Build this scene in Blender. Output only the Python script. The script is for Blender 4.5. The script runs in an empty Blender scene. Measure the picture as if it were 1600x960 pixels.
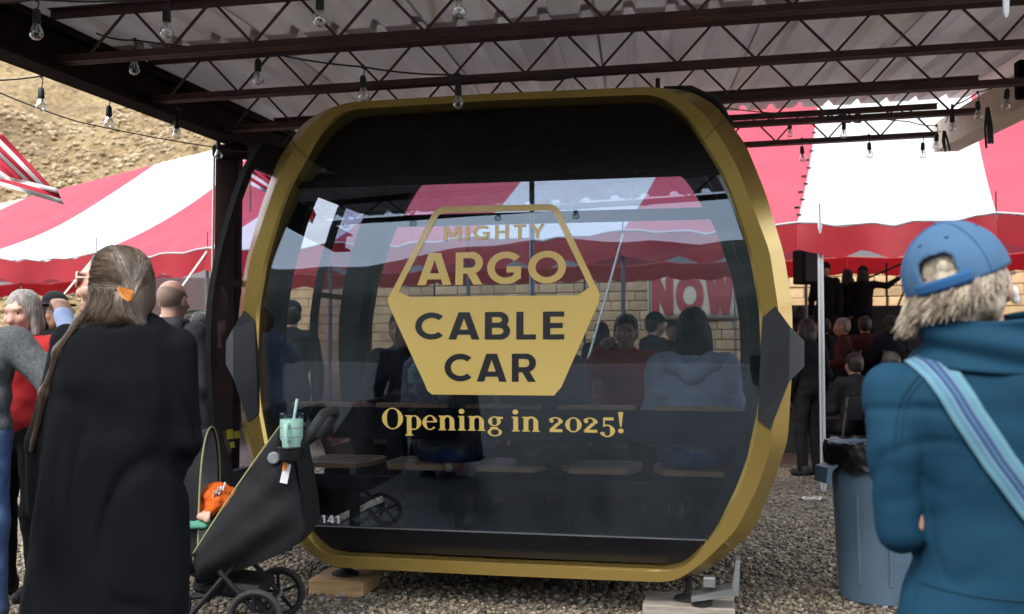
import bpy, bmesh, math, random
import numpy as np
from mathutils import Vector, Matrix, Euler, noise as mnoise

random.seed(7); RNG = np.random.default_rng(7)
SC = bpy.context.scene
COL = SC.collection
R = math.radians

# ------------------------------------------------------------------ camera
FPX = 1555.0                      # focal length in pixels of the 1600 px wide photograph
EYE = Vector((0.0, 0.0, 1.35))
PITCH = math.atan(65.0 / FPX)
cam_d = bpy.data.cameras.new('camera')
cam_d.lens = FPX / 1600.0 * 36.0
cam_d.sensor_width = 36.0
cam_d.clip_start = 0.05
cam_d.clip_end = 600.0
cam_d.dof.use_dof = True
cam_d.dof.focus_distance = 5.1
cam_d.dof.aperture_fstop = 3.5
cam = bpy.data.objects.new('camera', cam_d)
COL.objects.link(cam)
cam.location = EYE
cam.rotation_euler = (math.pi / 2 + PITCH, 0, 0)
SC.camera = cam

# ------------------------------------------------------------------ sky, sun, exposure
SUN_EL, SUN_AZ = R(52), R(205)    # azimuth clockwise from +Y: behind the viewer, a little to the left
world = bpy.data.worlds.new('World')
SC.world = world
world.use_nodes = True
nt = world.node_tree
nt.nodes.clear()
sky = nt.nodes.new('ShaderNodeTexSky'); sky.sky_type = 'NISHITA'; sky.sun_disc = False
sky.sun_elevation = SUN_EL; sky.sun_rotation = SUN_AZ
sky.air_density = 1.0; sky.dust_density = 3.0; sky.ozone_density = 1.0
tc = nt.nodes.new('ShaderNodeTexCoord')
mp = nt.nodes.new('ShaderNodeMapping'); mp.inputs['Scale'].default_value = (1.0, 1.0, 2.6)
nz = nt.nodes.new('ShaderNodeTexNoise'); nz.inputs['Scale'].default_value = 2.6
nz.inputs['Detail'].default_value = 7.0; nz.inputs['Roughness'].default_value = 0.58
rp = nt.nodes.new('ShaderNodeValToRGB')
rp.color_ramp.elements[0].position = 0.34; rp.color_ramp.elements[0].color = (0.35, 0.35, 0.35, 1)
rp.color_ramp.elements[1].position = 0.62; rp.color_ramp.elements[1].color = (0.95, 0.95, 0.95, 1)
mx = nt.nodes.new('ShaderNodeMix'); mx.data_type = 'RGBA'
mx.inputs['B'].default_value = (10.5, 11.0, 11.8, 1)     # cloud cover
bg = nt.nodes.new('ShaderNodeBackground'); bg.inputs['Strength'].default_value = 0.10
wo = nt.nodes.new('ShaderNodeOutputWorld')
nt.links.new(tc.outputs['Generated'], mp.inputs['Vector'])
nt.links.new(mp.outputs['Vector'], nz.inputs['Vector'])
nt.links.new(nz.outputs['Fac'], rp.inputs['Fac'])
nt.links.new(rp.outputs['Color'], mx.inputs['Factor'])
nt.links.new(sky.outputs['Color'], mx.inputs['A'])
nt.links.new(mx.outputs['Result'], bg.inputs['Color'])
nt.links.new(bg.outputs['Background'], wo.inputs['Surface'])

sun_d = bpy.data.lights.new('sun', 'SUN')
sun_d.energy = 1.3; sun_d.angle = R(14); sun_d.color = (1.0, 0.95, 0.88)
sun = bpy.data.objects.new('sun', sun_d)
COL.objects.link(sun)
_sd = Vector((math.sin(SUN_AZ) * math.cos(SUN_EL), math.cos(SUN_AZ) * math.cos(SUN_EL), math.sin(SUN_EL)))
sun.rotation_euler = (-_sd).to_track_quat('-Z', 'Y').to_euler()
sun.location = _sd * 40

SC.view_settings.view_transform = 'Standard'
SC.view_settings.look = 'None'
SC.view_settings.exposure = 1.6
SC.view_settings.gamma = 1.0
SC.view_settings.use_curve_mapping = False
try:
    SC.cycles.max_bounces = 8; SC.cycles.transparent_max_bounces = 24
    SC.cycles.diffuse_bounces = 4; SC.cycles.glossy_bounces = 3
    SC.cycles.use_denoising = True
    SC.cycles.caustics_reflective = False; SC.cycles.caustics_refractive = False
except Exception:
    pass

# ------------------------------------------------------------------ measuring helpers
_CP, _SP = math.cos(PITCH), math.sin(PITCH)

def ray(px, py):
    a = (px - 800.0) / FPX; b = -(py - 480.0) / FPX
    return Vector((a, _CP - b * _SP, _SP + b * _CP))

def at(px, py, D):
    """point seen at pixel (px, py) of the photograph at depth D along +Y"""
    r = ray(px, py)
    return EYE + r * (D / r.y)

def ground_at(px, py, z=0.0):
    r = ray(px, py)
    return EYE + r * ((z - EYE.z) / r.z)

# ------------------------------------------------------------------ materials
def newmat(name):
    m = bpy.data.materials.new(name); m.use_nodes = True
    n = m.node_tree; n.nodes.clear()
    out = n.nodes.new('ShaderNodeOutputMaterial')
    return m, n, out

def lnk(n, a, b):
    n.links.new(a, b)

def noise_node(n, scale, detail=4.0, rough=0.55, stretch=None, coord='Object', loc=None):
    t = n.nodes.new('ShaderNodeTexCoord')
    mpn = n.nodes.new('ShaderNodeMapping')
    if stretch: mpn.inputs['Scale'].default_value = stretch
    if loc: mpn.inputs['Location'].default_value = loc
    lnk(n, t.outputs[coord], mpn.inputs['Vector'])
    k = n.nodes.new('ShaderNodeTexNoise')
    k.inputs['Scale'].default_value = scale; k.inputs['Detail'].default_value = detail
    k.inputs['Roughness'].default_value = rough
    lnk(n, mpn.outputs['Vector'], k.inputs['Vector'])
    return k

def ramp(n, fac, p0, c0, p1, c1):
    r = n.nodes.new('ShaderNodeValToRGB')
    r.color_ramp.elements[0].position = p0; r.color_ramp.elements[0].color = (*c0, 1)
    r.color_ramp.elements[1].position = p1; r.color_ramp.elements[1].color = (*c1, 1)
    lnk(n, fac, r.inputs['Fac'])
    return r

def pm(name, c1, c2=None, scale=6.0, rough=0.6, metal=0.0, bump=0.0, bscale=None, stretch=None,
       spec=0.5, detail=4.0, p0=0.35, p1=0.65, rvar=0.0, coat=0.0, sheen=0.0, bdist=0.01, bstretch=None,
       translucent=0.0, tcol=None, random_tint=0.0):
    """principled material whose colour, gloss and relief vary with noise"""
    m, n, out = newmat(name)
    b = n.nodes.new('ShaderNodeBsdfPrincipled')
    b.inputs['Roughness'].default_value = rough; b.inputs['Metallic'].default_value = metal
    b.inputs['Specular IOR Level'].default_value = spec
    b.inputs['Coat Weight'].default_value = coat
    b.inputs['Coat Roughness'].default_value = 0.12
    b.inputs['Sheen Weight'].default_value = sheen
    if c2 is None: c2 = tuple(x * 0.8 for x in c1)
    k = noise_node(n, scale, detail, 0.6, stretch)
    r = ramp(n, k.outputs['Fac'], p0, c1, p1, c2)
    col = r.outputs['Color']
    if random_tint > 0:
        oi = n.nodes.new('ShaderNodeObjectInfo')
        mr = n.nodes.new('ShaderNodeMapRange')
        mr.inputs['To Min'].default_value = 1 - random_tint; mr.inputs['To Max'].default_value = 1 + random_tint
        lnk(n, oi.outputs['Random'], mr.inputs['Value'])
        hs = n.nodes.new('ShaderNodeHueSaturation')
        lnk(n, mr.outputs['Result'], hs.inputs['Value'])
        lnk(n, col, hs.inputs['Color'])
        col = hs.outputs['Color']
    lnk(n, col, b.inputs['Base Color'])
    if rvar > 0:
        k3 = noise_node(n, scale * 2.3, 3.0, 0.6, stretch, loc=(3.1, 1.7, 0.4))
        mr = n.nodes.new('ShaderNodeMapRange')
        mr.inputs['To Min'].default_value = max(0.03, rough - rvar); mr.inputs['To Max'].default_value = min(1, rough + rvar)
        lnk(n, k3.outputs['Fac'], mr.inputs['Value']); lnk(n, mr.outputs['Result'], b.inputs['Roughness'])
    if bump > 0:
        k2 = noise_node(n, bscale or scale * 4, 5.0, 0.6, bstretch or stretch)
        bp = n.nodes.new('ShaderNodeBump'); bp.inputs['Strength'].default_value = bump
        bp.inputs['Distance'].default_value = bdist
        lnk(n, k2.outputs['Fac'], bp.inputs['Height']); lnk(n, bp.outputs['Normal'], b.inputs['Normal'])
    if translucent > 0:
        t = n.nodes.new('ShaderNodeBsdfTranslucent')
        t.inputs['Color'].default_value = (*(tcol or c1), 1)
        mxs = n.nodes.new('ShaderNodeMixShader'); mxs.inputs['Fac'].default_value = translucent
        lnk(n, b.outputs['BSDF'], mxs.inputs[1]); lnk(n, t.outputs['BSDF'], mxs.inputs[2])
        lnk(n, mxs.outputs['Shader'], out.inputs['Surface'])
    else:
        lnk(n, b.outputs['BSDF'], out.inputs['Surface'])
    return m

def glass_mat(name, tint, ior=1.5, rough=0.0, wobble=0.0, dust=0.0):
    m, n, out = newmat(name)
    tr = n.nodes.new('ShaderNodeBsdfTransparent'); tr.inputs['Color'].default_value = (*tint, 1)
    gl = n.nodes.new('ShaderNodeBsdfGlossy'); gl.inputs['Roughness'].default_value = rough
    gl.inputs['Color'].default_value = (0.74, 0.87, 1.0, 1)
    fr = n.nodes.new('ShaderNodeFresnel')
    ge = n.nodes.new('ShaderNodeNewGeometry'); mr = n.nodes.new('ShaderNodeMapRange')      # same reflectance from both faces of a pane
    mr.inputs['To Min'].default_value = ior; mr.inputs['To Max'].default_value = 1.0 / ior
    lnk(n, ge.outputs['Backfacing'], mr.inputs['Value']); lnk(n, mr.outputs['Result'], fr.inputs['IOR'])
    ms = n.nodes.new('ShaderNodeMixShader')
    lnk(n, fr.outputs['Fac'], ms.inputs['Fac'])
    lnk(n, tr.outputs['BSDF'], ms.inputs[1]); lnk(n, gl.outputs['BSDF'], ms.inputs[2])
    if dust > 0:                                      # thin film of dust and wiped smears
        kd = noise_node(n, 3.0, 8.0, 0.7, (1, 1, 0.35)); rd_ = ramp(n, kd.outputs['Fac'], 0.42, (0, 0, 0), 0.78, (dust, dust, dust))
        df = n.nodes.new('ShaderNodeBsdfDiffuse'); df.inputs['Color'].default_value = (0.5, 0.5, 0.48, 1)
        m2_ = n.nodes.new('ShaderNodeMixShader'); lnk(n, rd_.outputs['Color'], m2_.inputs['Fac'])
        lnk(n, ms.outputs['Shader'], m2_.inputs[1]); lnk(n, df.outputs['BSDF'], m2_.inputs[2]); lnk(n, m2_.outputs['Shader'], out.inputs['Surface'])
    else:
        lnk(n, ms.outputs['Shader'], out.inputs['Surface'])
    if wobble > 0:
        k = noise_node(n, 0.9, 2.0, 0.5)
        bp = n.nodes.new('ShaderNodeBump'); bp.inputs['Strength'].default_value = wobble
        bp.inputs['Distance'].default_value = 0.02
        lnk(n, k.outputs['Fac'], bp.inputs['Height']); lnk(n, bp.outputs['Normal'], gl.inputs['Normal'])
    return m

M = {}
# ------------------------------------------------------------------ objects
def tag(o, label=None, cat=None, group=None, kind=None):
    if label: o['label'] = label
    if cat: o['category'] = cat
    if group: o['group'] = group
    if kind: o['kind'] = kind
    return o

ORG = {}
def thing(name, label, cat, loc=(0, 0, 0), rotz=0.0, group=None, local=False):
    """an Empty at the thing's base; parts are given in world coordinates unless local"""
    o = bpy.data.objects.new(name, None)
    COL.objects.link(o)
    o.empty_display_size = 0.2
    o.location = loc; o.rotation_euler = (0, 0, rotz)
    tag(o, label, cat, group)
    ORG[o.name] = Vector((0, 0, 0)) if (local or rotz) else Vector(loc)
    return o

def link_mesh(name, me, mat, parent=None):
    o = bpy.data.objects.new(name, me)
    COL.objects.link(o)
    if mat is not None:
        if not me.materials: me.materials.append(mat)
    if parent is not None:
        o.parent = parent
        ORG[o.name] = ORG.get(parent.name, Vector((0, 0, 0)))
    return o

class MB:
    """collects shapes that become ONE mesh object"""
    def __init__(s):
        s.v = []; s.f = []; s.sm = []
    def add(s, vs, fs, smooth=False):
        k = len(s.v)
        s.v.extend([tuple(x) for x in vs]); s.f.extend([tuple(i + k for i in f) for f in fs])
        s.sm.extend([smooth] * len(fs))
        return s
    def box(s, c, h, rot=None, bev=0.0):
        c = Vector(c); h = Vector(h)
        m = rot.to_3x3() if isinstance(rot, Matrix) else (Euler(rot).to_matrix() if rot else Matrix.Identity(3))
        if bev <= 0:
            vs = [c + m @ Vector((sx * h.x, sy * h.y, sz * h.z)) for sx in (-1, 1) for sy in (-1, 1) for sz in (-1, 1)]
            fs = [(0, 1, 3, 2), (4, 6, 7, 5), (0, 4, 5, 1), (2, 3, 7, 6), (0, 2, 6, 4), (1, 5, 7, 3)]
            return s.add(vs, fs)
        b = min(bev, 0.49 * 2 * min(h))
        vs, fs, idx = [], [], {}
        for sx in (-1, 1):
            for sy in (-1, 1):
                for sz in (-1, 1):
                    for ax in range(3):
                        p = [sx * (h.x - b), sy * (h.y - b), sz * (h.z - b)]
                        p[ax] = (sx, sy, sz)[ax] * h[ax]
                        idx[(sx, sy, sz, ax)] = len(vs); vs.append(c + m @ Vector(p))
        I = idx
        for ax in range(3):
            o1, o2 = [a for a in range(3) if a != ax]
            for sg in (-1, 1):
                q = []
                for a, b2 in ((-1, -1), (1, -1), (1, 1), (-1, 1)):
                    t = [0, 0, 0]; t[ax] = sg; t[o1] = a; t[o2] = b2
                    q.append(I[(*t, ax)])
                fs.append(tuple(q))
        for ax in range(3):
            o1, o2 = [a for a in range(3) if a != ax]
            for a in (-1, 1):
                for b2 in (-1, 1):
                    t0 = [0, 0, 0]; t0[o1] = a; t0[o2] = b2; t0[ax] = -1
                    t1 = list(t0); t1[ax] = 1
                    fs.append((I[(*t0, o1)], I[(*t1, o1)], I[(*t1, o2)], I[(*t0, o2)]))
        for sx in (-1, 1):
            for sy in (-1, 1):
                for sz in (-1, 1):
                    fs.append((I[(sx, sy, sz, 0)], I[(sx, sy, sz, 1)], I[(sx, sy, sz, 2)]))
        return s.add(vs, fs)
    def bar(s, a, b, w, h, up=(0, 0, 1)):
        a = Vector(a); b = Vector(b); d = (b - a).normalized(); u = Vector(up)
        x = d.cross(u)
        x = x.normalized() if x.length > 1e-6 else Vector((1, 0, 0))
        y = x.cross(d).normalized()
        vs = [p + x * sx * w / 2 + y * sy * h / 2 for p in (a, b) for sx, sy in ((-1, -1), (1, -1), (1, 1), (-1, 1))]
        return s.add(vs, [(3, 2, 1, 0), (4, 5, 6, 7), (0, 1, 5, 4), (1, 2, 6, 5), (2, 3, 7, 6), (3, 0, 4, 7)])
    def tube(s, pts, r, n=8, cap=True, closed=False):
        pts = [Vector(p) for p in pts]; m = len(pts)
        rr = r if hasattr(r, '__len__') else [r] * m
        vs, fs = [], []
        prev = None
        for i, p in enumerate(pts):
            if closed:
                d = pts[(i + 1) % m] - pts[i - 1]
            else:
                d = pts[min(i + 1, m - 1)] - pts[max(i - 1, 0)]
            d = d.normalized() if d.length > 1e-9 else Vector((0, 0, 1))
            if prev is None:
                x = d.cross(Vector((0, 0, 1)))
                if x.length < 1e-3: x = d.cross(Vector((0, 1, 0)))
            else:
                x = prev - d * prev.dot(d)
            x.normalize(); prev = x; y = d.cross(x)
            for k in range(n):
                a = 2 * math.pi * k / n
                vs.append(p + (x * math.cos(a) + y * math.sin(a)) * rr[i])
        rng = range(m) if closed else range(m - 1)
        for i in rng:
            j = (i + 1) % m
            for k in range(n):
                fs.append((i * n + k, i * n + (k + 1) % n, j * n + (k + 1) % n, j * n + k))
        if cap and not closed:
            fs.append(tuple(range(n - 1, -1, -1))); fs.append(tuple((m - 1) * n + k for k in range(n)))
        return s.add(vs, fs, True)
    def lathe(s, prof, c, n=20, axis='z', m=None, cap=True):
        """prof: list of (r, h)"""
        c = Vector(c); vs, fs = [], []
        mm = m or Matrix.Identity(3)
        for r, h in prof:
            for k in range(n):
                a = 2 * math.pi * k / n
                vs.append(c + mm @ Vector((r * math.cos(a), r * math.sin(a), h)))
        for i in range(len(prof) - 1):
            for k in range(n):
                fs.append((i * n + k, i * n + (k + 1) % n, (i + 1) * n + (k + 1) % n, (i + 1) * n + k))
        if cap:
            fs.append(tuple(range(n - 1, -1, -1)))
            q = (len(prof) - 1) * n
            fs.append(tuple(q + k for k in range(n)))
        return s.add(vs, fs, True)
    def prism(s, poly, ext):
        """poly: 3D points in a plane, ext: extrusion vector"""
        a = [Vector(p) for p in poly]; e = Vector(ext); n = len(a)
        vs = a + [p + e for p in a]
        fs = [tuple(range(n - 1, -1, -1)), tuple(range(n, 2 * n))]
        fs += [(i, (i + 1) % n, (i + 1) % n + n, i + n) for i in range(n)]
        return s.add(vs, fs)
    def grid(s, fn, nu, nv, smooth=True):
        vs = [fn(i / nu, j / nv) for j in range(nv + 1) for i in range(nu + 1)]
        w = nu + 1
        fs = [(j * w + i, j * w + i + 1, (j + 1) * w + i + 1, (j + 1) * w + i) for j in range(nv) for i in range(nu)]
        return s.add(vs, fs, smooth)
    def mesh(s, name, off=None):
        me = bpy.data.meshes.new(name)
        o = off or Vector((0, 0, 0))
        me.from_pydata([(x - o[0], y - o[1], z - o[2]) for x, y, z in s.v], [], s.f)
        me.polygons.foreach_set('use_smooth', s.sm)
        me.update()
        return me
    def build(s, name, mat, parent=None, sharp=35):
        off = ORG.get(parent.name, Vector((0, 0, 0))) if parent is not None else Vector((0, 0, 0))
        me = s.mesh(name, off)
        if any(s.sm) and sharp:
            me.set_sharp_from_angle(angle=R(sharp))
        return link_mesh(name, me, mat, parent)

def solidify(o, t, offset=-1):
    md = o.modifiers.new('thickness', 'SOLIDIFY'); md.thickness = t; md.offset = offset
    return o

# ------------------------------------------------------------------ signed distance modelling (for bodies and cloth)
def surface_nets(F, org, h):
    ins = F < 0
    c = np.zeros(tuple(d - 1 for d in F.shape), np.int8)
    for dx in (0, 1):
        for dy in (0, 1):
            for dz in (0, 1):
                c += ins[dx:F.shape[0] - 1 + dx, dy:F.shape[1] - 1 + dy, dz:F.shape[2] - 1 + dz]
    act = (c > 0) & (c < 8)
    ids = np.full(act.shape, -1, np.int64)
    cells = np.argwhere(act); ids[act] = np.arange(len(cells))
    acc = np.zeros((len(cells), 3)); cnt = np.zeros(len(cells))
    i, j, k = cells.T
    corners = [(a, b, d) for a in (0, 1) for b in (0, 1) for d in (0, 1)]
    for a in corners:
        for ax in range(3):
            if a[ax]: continue
            b = list(a); b[ax] = 1
            fa = F[i + a[0], j + a[1], k + a[2]]; fb = F[i + b[0], j + b[1], k + b[2]]
            x = (fa < 0) != (fb < 0)
            t = np.where(x, fa / np.where(np.abs(fa - fb) < 1e-9, 1e-9, fa - fb), 0)
            p = np.stack([np.full(len(t), float(q)) for q in a], 1); p[:, ax] += t
            acc += p * x[:, None]; cnt += x
    V = (cells + acc / np.maximum(cnt, 1)[:, None]) * h + np.array(org)
    faces = []
    for ax in range(3):
        s0 = [slice(None)] * 3; s1 = [slice(None)] * 3
        s0[ax] = slice(0, -1); s1[ax] = slice(1, None)
        a = ins[tuple(s0)]; b = ins[tuple(s1)]
        e = np.argwhere(a != b)
        o1, o2 = (ax + 1) % 3, (ax + 2) % 3
        ok = (e[:, o1] > 0) & (e[:, o2] > 0) & (e[:, o1] < F.shape[o1] - 1) & (e[:, o2] < F.shape[o2] - 1)
        e = e[ok]
        if not len(e): continue
        sgn = a[tuple(e.T)]
        def cid(d1, d2):
            q = e.copy(); q[:, o1] -= d1; q[:, o2] -= d2
            return ids[tuple(q.T)]
        q = np.stack([cid(1, 1), cid(0, 1), cid(0, 0), cid(1, 0)], 1)
        q[~sgn] = q[~sgn][:, ::-1]
        faces.append(q)
    return V, np.concatenate(faces)

def _len(x): return np.sqrt((x * x).sum(-1))

def prim_eval(p, P):
    t = p[0]
    if t == 'c':                                     # tapered capsule a, b, ra, rb
        a = np.array(p[1], float); b = np.array(p[2], float); ab = b - a
        L = max(1e-9, ab @ ab)
        s = np.clip(((P - a) @ ab) / L, 0, 1)
        return _len(P - a - s[..., None] * ab) - (p[3] + (p[4] - p[3]) * s)
    if t == 'e':                                     # ellipsoid centre, radii, optional rotation
        q = P - np.array(p[1], float); r = np.array(p[2], float)
        if len(p) > 3 and p[3] is not None: q = q @ np.array(p[3])
        k0 = _len(q / r); k1 = _len(q / (r * r))
        return k0 * (k0 - 1) / np.maximum(k1, 1e-6)
    if t == 'b':                                     # rounded box centre, half, round, optional rotation
        q = P - np.array(p[1], float)
        if len(p) > 4 and p[4] is not None: q = q @ np.array(p[4])
        q = np.abs(q) - np.array(p[2], float) + p[3]
        return _len(np.maximum(q, 0)) + np.minimum(q.max(-1), 0) - p[3]
    if t == 'l':                                     # upright loft of (z, cx, cy, rx, ry)
        S = sorted(p[1]); z = [s[0] for s in S]
        zz = P[..., 2]
        g = [np.interp(zz, z, [s[i] for s in S]) for i in (1, 2, 3, 4)]
        q = np.sqrt(((P[..., 0] - g[0]) / g[2]) ** 2 + ((P[..., 1] - g[1]) / g[3]) ** 2)
        d = (q - 1) * np.minimum(g[2], g[3])
        return np.maximum(d, np.maximum(zz - z[-1], z[0] - zz))

def prim_box(p):
    t = p[0]
    if t == 'c':
        a = np.array(p[1], float); b = np.array(p[2], float); r = max(p[3], p[4])
        return np.minimum(a, b) - r, np.maximum(a, b) + r
    if t == 'e':
        r = max(p[2]); c = np.array(p[1], float); return c - r, c + r
    if t == 'b':
        r = float(np.linalg.norm(p[2])); c = np.array(p[1], float); return c - r, c + r
    S = p[1]
    lo = np.array([min(s[1] - s[3] for s in S), min(s[2] - s[4] for s in S), min(s[0] for s in S)])
    hi = np.array([max(s[1] + s[3] for s in S), max(s[2] + s[4] for s in S), max(s[0] for s in S)])
    return lo, hi

def sdf_mesh(name, prims, h=0.012, k=0.03, cut=(), fold=0.0, fscale=9.0, fstretch=(1, 1, 1), seed=0, ck=0.008, crease=0.0, cscale=5.0, cstretch=(1, 1, 1)):
    bs = [prim_box(p) for p in prims]
    lo = np.min([b[0] for b in bs], 0) - 3 * h - 0.02; hi = np.max([b[1] for b in bs], 0) + 3 * h + 0.02
    n = np.ceil((hi - lo) / h).astype(int) + 1
    F = np.full(tuple(n), 0.25, np.float32)
    ax = [lo[i] + h * np.arange(n[i]) for i in range(3)]
    def block(b, mg):
        i0 = np.clip(np.floor((b[0] - mg - lo) / h).astype(int), 0, n - 1)
        i1 = np.clip(np.ceil((b[1] + mg - lo) / h).astype(int) + 1, 1, n)
        sl = tuple(slice(a, c) for a, c in zip(i0, i1))
        P = np.stack(np.meshgrid(*[ax[i][sl[i]] for i in range(3)], indexing='ij'), -1)
        return sl, P
    for p, b in zip(prims, bs):
        sl, P = block(b, k + 2 * h)
        d = prim_eval(p, P); f = F[sl]
        t = np.clip(0.5 + 0.5 * (f - d) / k, 0, 1)
        F[sl] = f * (1 - t) + d * t - k * t * (1 - t)
    for p in cut:
        sl, P = block(prim_box(p), ck + 2 * h)
        if 0 in P.shape: continue
        d = -prim_eval(p, P); f = F[sl]
        t = np.clip(0.5 - 0.5 * (f - d) / ck, 0, 1)
        F[sl] = f * (1 - t) + d * t + ck * t * (1 - t)
    V, Q = surface_nets(F, lo, h)
    me = bpy.data.meshes.new(name)
    if fold > 0:
        me.from_pydata(V.tolist(), [], Q.tolist()); me.update()
        N = np.empty(len(V) * 3, np.float32); me.vertices.foreach_get('normal', N); N = N.reshape(-1, 3)
        fs = np.array(fstretch) * fscale
        off = Vector((seed * 3.17, seed * 1.31, seed * 0.77))
        dd = np.array([mnoise.noise(Vector(v * fs) + off) + 0.5 * mnoise.noise(Vector(v * fs * 2.3) - off) for v in V])
        dd = dd * fold
        if crease > 0:                                # pulled folds: soft ridges with narrow valleys
            cs = np.array(cstretch) * cscale
            wv = [Vector(v * cs) + off for v in V]
            c1 = np.array([mnoise.noise(p + Vector((0.7 * mnoise.noise(p * 0.6), 0.7 * mnoise.noise(p * 0.6 + Vector((5, 5, 5))), 0))) for p in wv])
            gate = np.array([max(0.0, mnoise.noise(p * 0.45 + Vector((9, 2, 4))) + 0.35) for p in wv])
            dd = dd + crease * (0.55 * np.maximum(c1, 0) - np.exp(-(c1 / 0.10) ** 2)) * gate
        V = V + N * dd[:, None]
        me.vertices.foreach_set('co', V.astype(np.float32).ravel()); me.update()
    else:
        me.from_pydata(V.tolist(), [], Q.tolist())
    me.polygons.foreach_set('use_smooth', [True] * len(me.polygons))
    me.update()
    return me
# ================================================================== CABIN
M['gold'] = pm('gold_paint', (0.45, 0.305, 0.078), (0.43, 0.29, 0.073), 1.1, rough=0.25, metal=0.72, rvar=0.03, coat=0.3, detail=2)
M['vinyl_gold'] = pm('gold_vinyl', (0.84, 0.59, 0.155), (0.80, 0.555, 0.14), 2.0, rough=0.42, coat=1.0)
M['vinyl_black'] = pm('dark_vinyl', (0.012, 0.013, 0.017), (0.017, 0.018, 0.022), 3.0, rough=0.35)
M['vinyl_white'] = pm('white_vinyl', (0.75, 0.76, 0.78), None, 3.0, rough=0.4)
M['vinyl_yellow'] = pm('yellow_vinyl', (0.55, 0.5, 0.02), None, 3.0, rough=0.45)
M['blackglass'] = pm('black_enamel_glass', (0.006, 0.006, 0.008), (0.010, 0.010, 0.012), 2.0, rough=0.28, spec=0.25, rvar=0.06)
M['blackpaint'] = pm('black_satin_paint', (0.007, 0.007, 0.009), (0.013, 0.013, 0.014), 5.0, rough=0.42, spec=0.25, bump=0.03, bscale=40, rvar=0.1)
M['plastic'] = pm('dark_grey_plastic', (0.009, 0.0095, 0.012), (0.014, 0.0145, 0.017), 7.0, rough=0.6, spec=0.15, bump=0.06, bscale=220, rvar=0.08)
M['bumper'] = pm('charcoal_bumper', (0.013, 0.0145, 0.018), (0.018, 0.0195, 0.023), 5.0, rough=0.45, bump=0.05, bscale=300, rvar=0.08)
M['aluminium'] = pm('brushed_aluminium', (0.52, 0.54, 0.56), (0.40, 0.42, 0.44), 8.0, rough=0.36, metal=0.9, stretch=(1, 1, 12), bump=0.03, rvar=0.1)
M['glass'] = glass_mat('tinted_glass', (0.65, 0.69, 0.74), 1.74, 0.0, 0.12, 0.03)
M['glass_rear'] = glass_mat('rear_tinted_glass', (0.82, 0.86, 0.91), 1.35, 0.0, 0.0)
M['glass_door'] = glass_mat('door_glass', (0.74, 0.73, 0.83), 1.5, 0.0, 0.1)
M['rubber'] = pm('rubber', (0.012, 0.012, 0.012), (0.022, 0.021, 0.020), 20.0, rough=0.75, bump=0.1, bscale=90)

def seatwood():
    return pm('seat_plywood', (0.56, 0.32, 0.15), (0.38, 0.20, 0.09), 5.0, rough=0.5, stretch=(1.2, 9, 9), bump=0.06, bscale=20, detail=6)
M['seatwood'] = seatwood()
M['pine'] = pm('pine_offcut', (0.55, 0.36, 0.18), (0.38, 0.22, 0.10), 5.0, rough=0.75, stretch=(1.5, 10, 10), bump=0.2, bscale=16, detail=6)
M['greywood'] = pm('weathered_board', (0.36, 0.33, 0.28), (0.22, 0.19, 0.15), 5.0, rough=0.85, stretch=(1.5, 10, 10), bump=0.25, bscale=16, detail=6)

CYAW = R(11.3); CO = Vector((0.0, 5.15, 0.0)); CW = 1.90; UC = -0.085; ZC = 1.40
CU = Vector((math.cos(CYAW), -math.sin(CYAW), 0)); CV = Vector((math.sin(CYAW), math.cos(CYAW), 0))
def cab(px, py, v=0.0):
    """pixel of the photograph -> (u, z) on the cabin's plane at depth v"""
    d = ray(px, py)
    t = (v - (EYE - CO).dot(CV)) / d.dot(CV)
    p = EYE + d * t
    return (p - CO).dot(CU), p.z
def cab_world(u, v, z):
    return CO + CU * u + CV * v + Vector((0, 0, z))

FI = [(0, 2.645), (.80, 2.635), (.88, 2.605), (.985, 2.51), (1.09, 2.33), (1.15, 2.225), (1.20, 2.1), (1.285, 1.82), (1.328, 1.55), (1.336, 1.30), (1.317, 1.05), (1.262, .8), (1.215, .674), (1.11, .452), (1.06, .385), (.96, .275), (.88, .25), (0, .245)]
FO = [(0, 2.69), (.82, 2.682), (.93, 2.652), (1.075, 2.53), (1.18, 2.36), (1.24, 2.24), (1.385, 1.83), (1.425, 1.53), (1.43, 1.3), (1.375, .85), (1.32, .677), (1.21, .457), (1.05, .295), (.93, .205), (.86, .187), (0, .183)]
OUTL = [(0, 2.702), (.90, 2.696), (1.0, 2.675), (1.13, 2.595), (1.275, 2.39), (1.37, 2.14), (1.46, 1.815), (1.494, 1.56), (1.495, 1.3), (1.465, .89), (1.389, .665), (1.295, .44), (1.09, .25), (.99, .195), (.92, .182), (0, .178)]
def loop_of(half, n=300):
    """polar resampling of a mirrored half outline round (0, ZC), then softened"""
    P = half + [(-x, z) for x, z in half[::-1]]
    ang = np.array([math.atan2(z - ZC, x) for x, z in P]); rad = np.array([math.hypot(x, z - ZC) for x, z in P])
    res = []
    for k in range(n):
        a = -math.pi + 2 * math.pi * k / n
        dx, dz = math.cos(a), math.sin(a); best = None
        for i in range(len(P)):
            (x0, z0), (x1, z1) = P[i], P[(i + 1) % len(P)]
            ex, ez = x1 - x0, z1 - z0; det = dx * -ez + dz * ex
            if abs(det) < 1e-12: continue
            t = (x0 * -ez + (z0 - ZC) * ex) / det
            s = (dx * (z0 - ZC) - dz * x0) / det
            if -1e-6 <= s <= 1 + 1e-6 and t > 0: best = t if best is None else max(best, t)
        res.append([dx * best, ZC + dz * best])
    A = np.array(res)
    for _ in range(2): A = 0.25 * np.roll(A, 1, 0) + 0.5 * A + 0.25 * np.roll(A, -1, 0)
    return A
LFI, LFO, LOUT = loop_of(FI), loop_of(FO), loop_of(OUTL)
NL = len(LFI)

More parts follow.
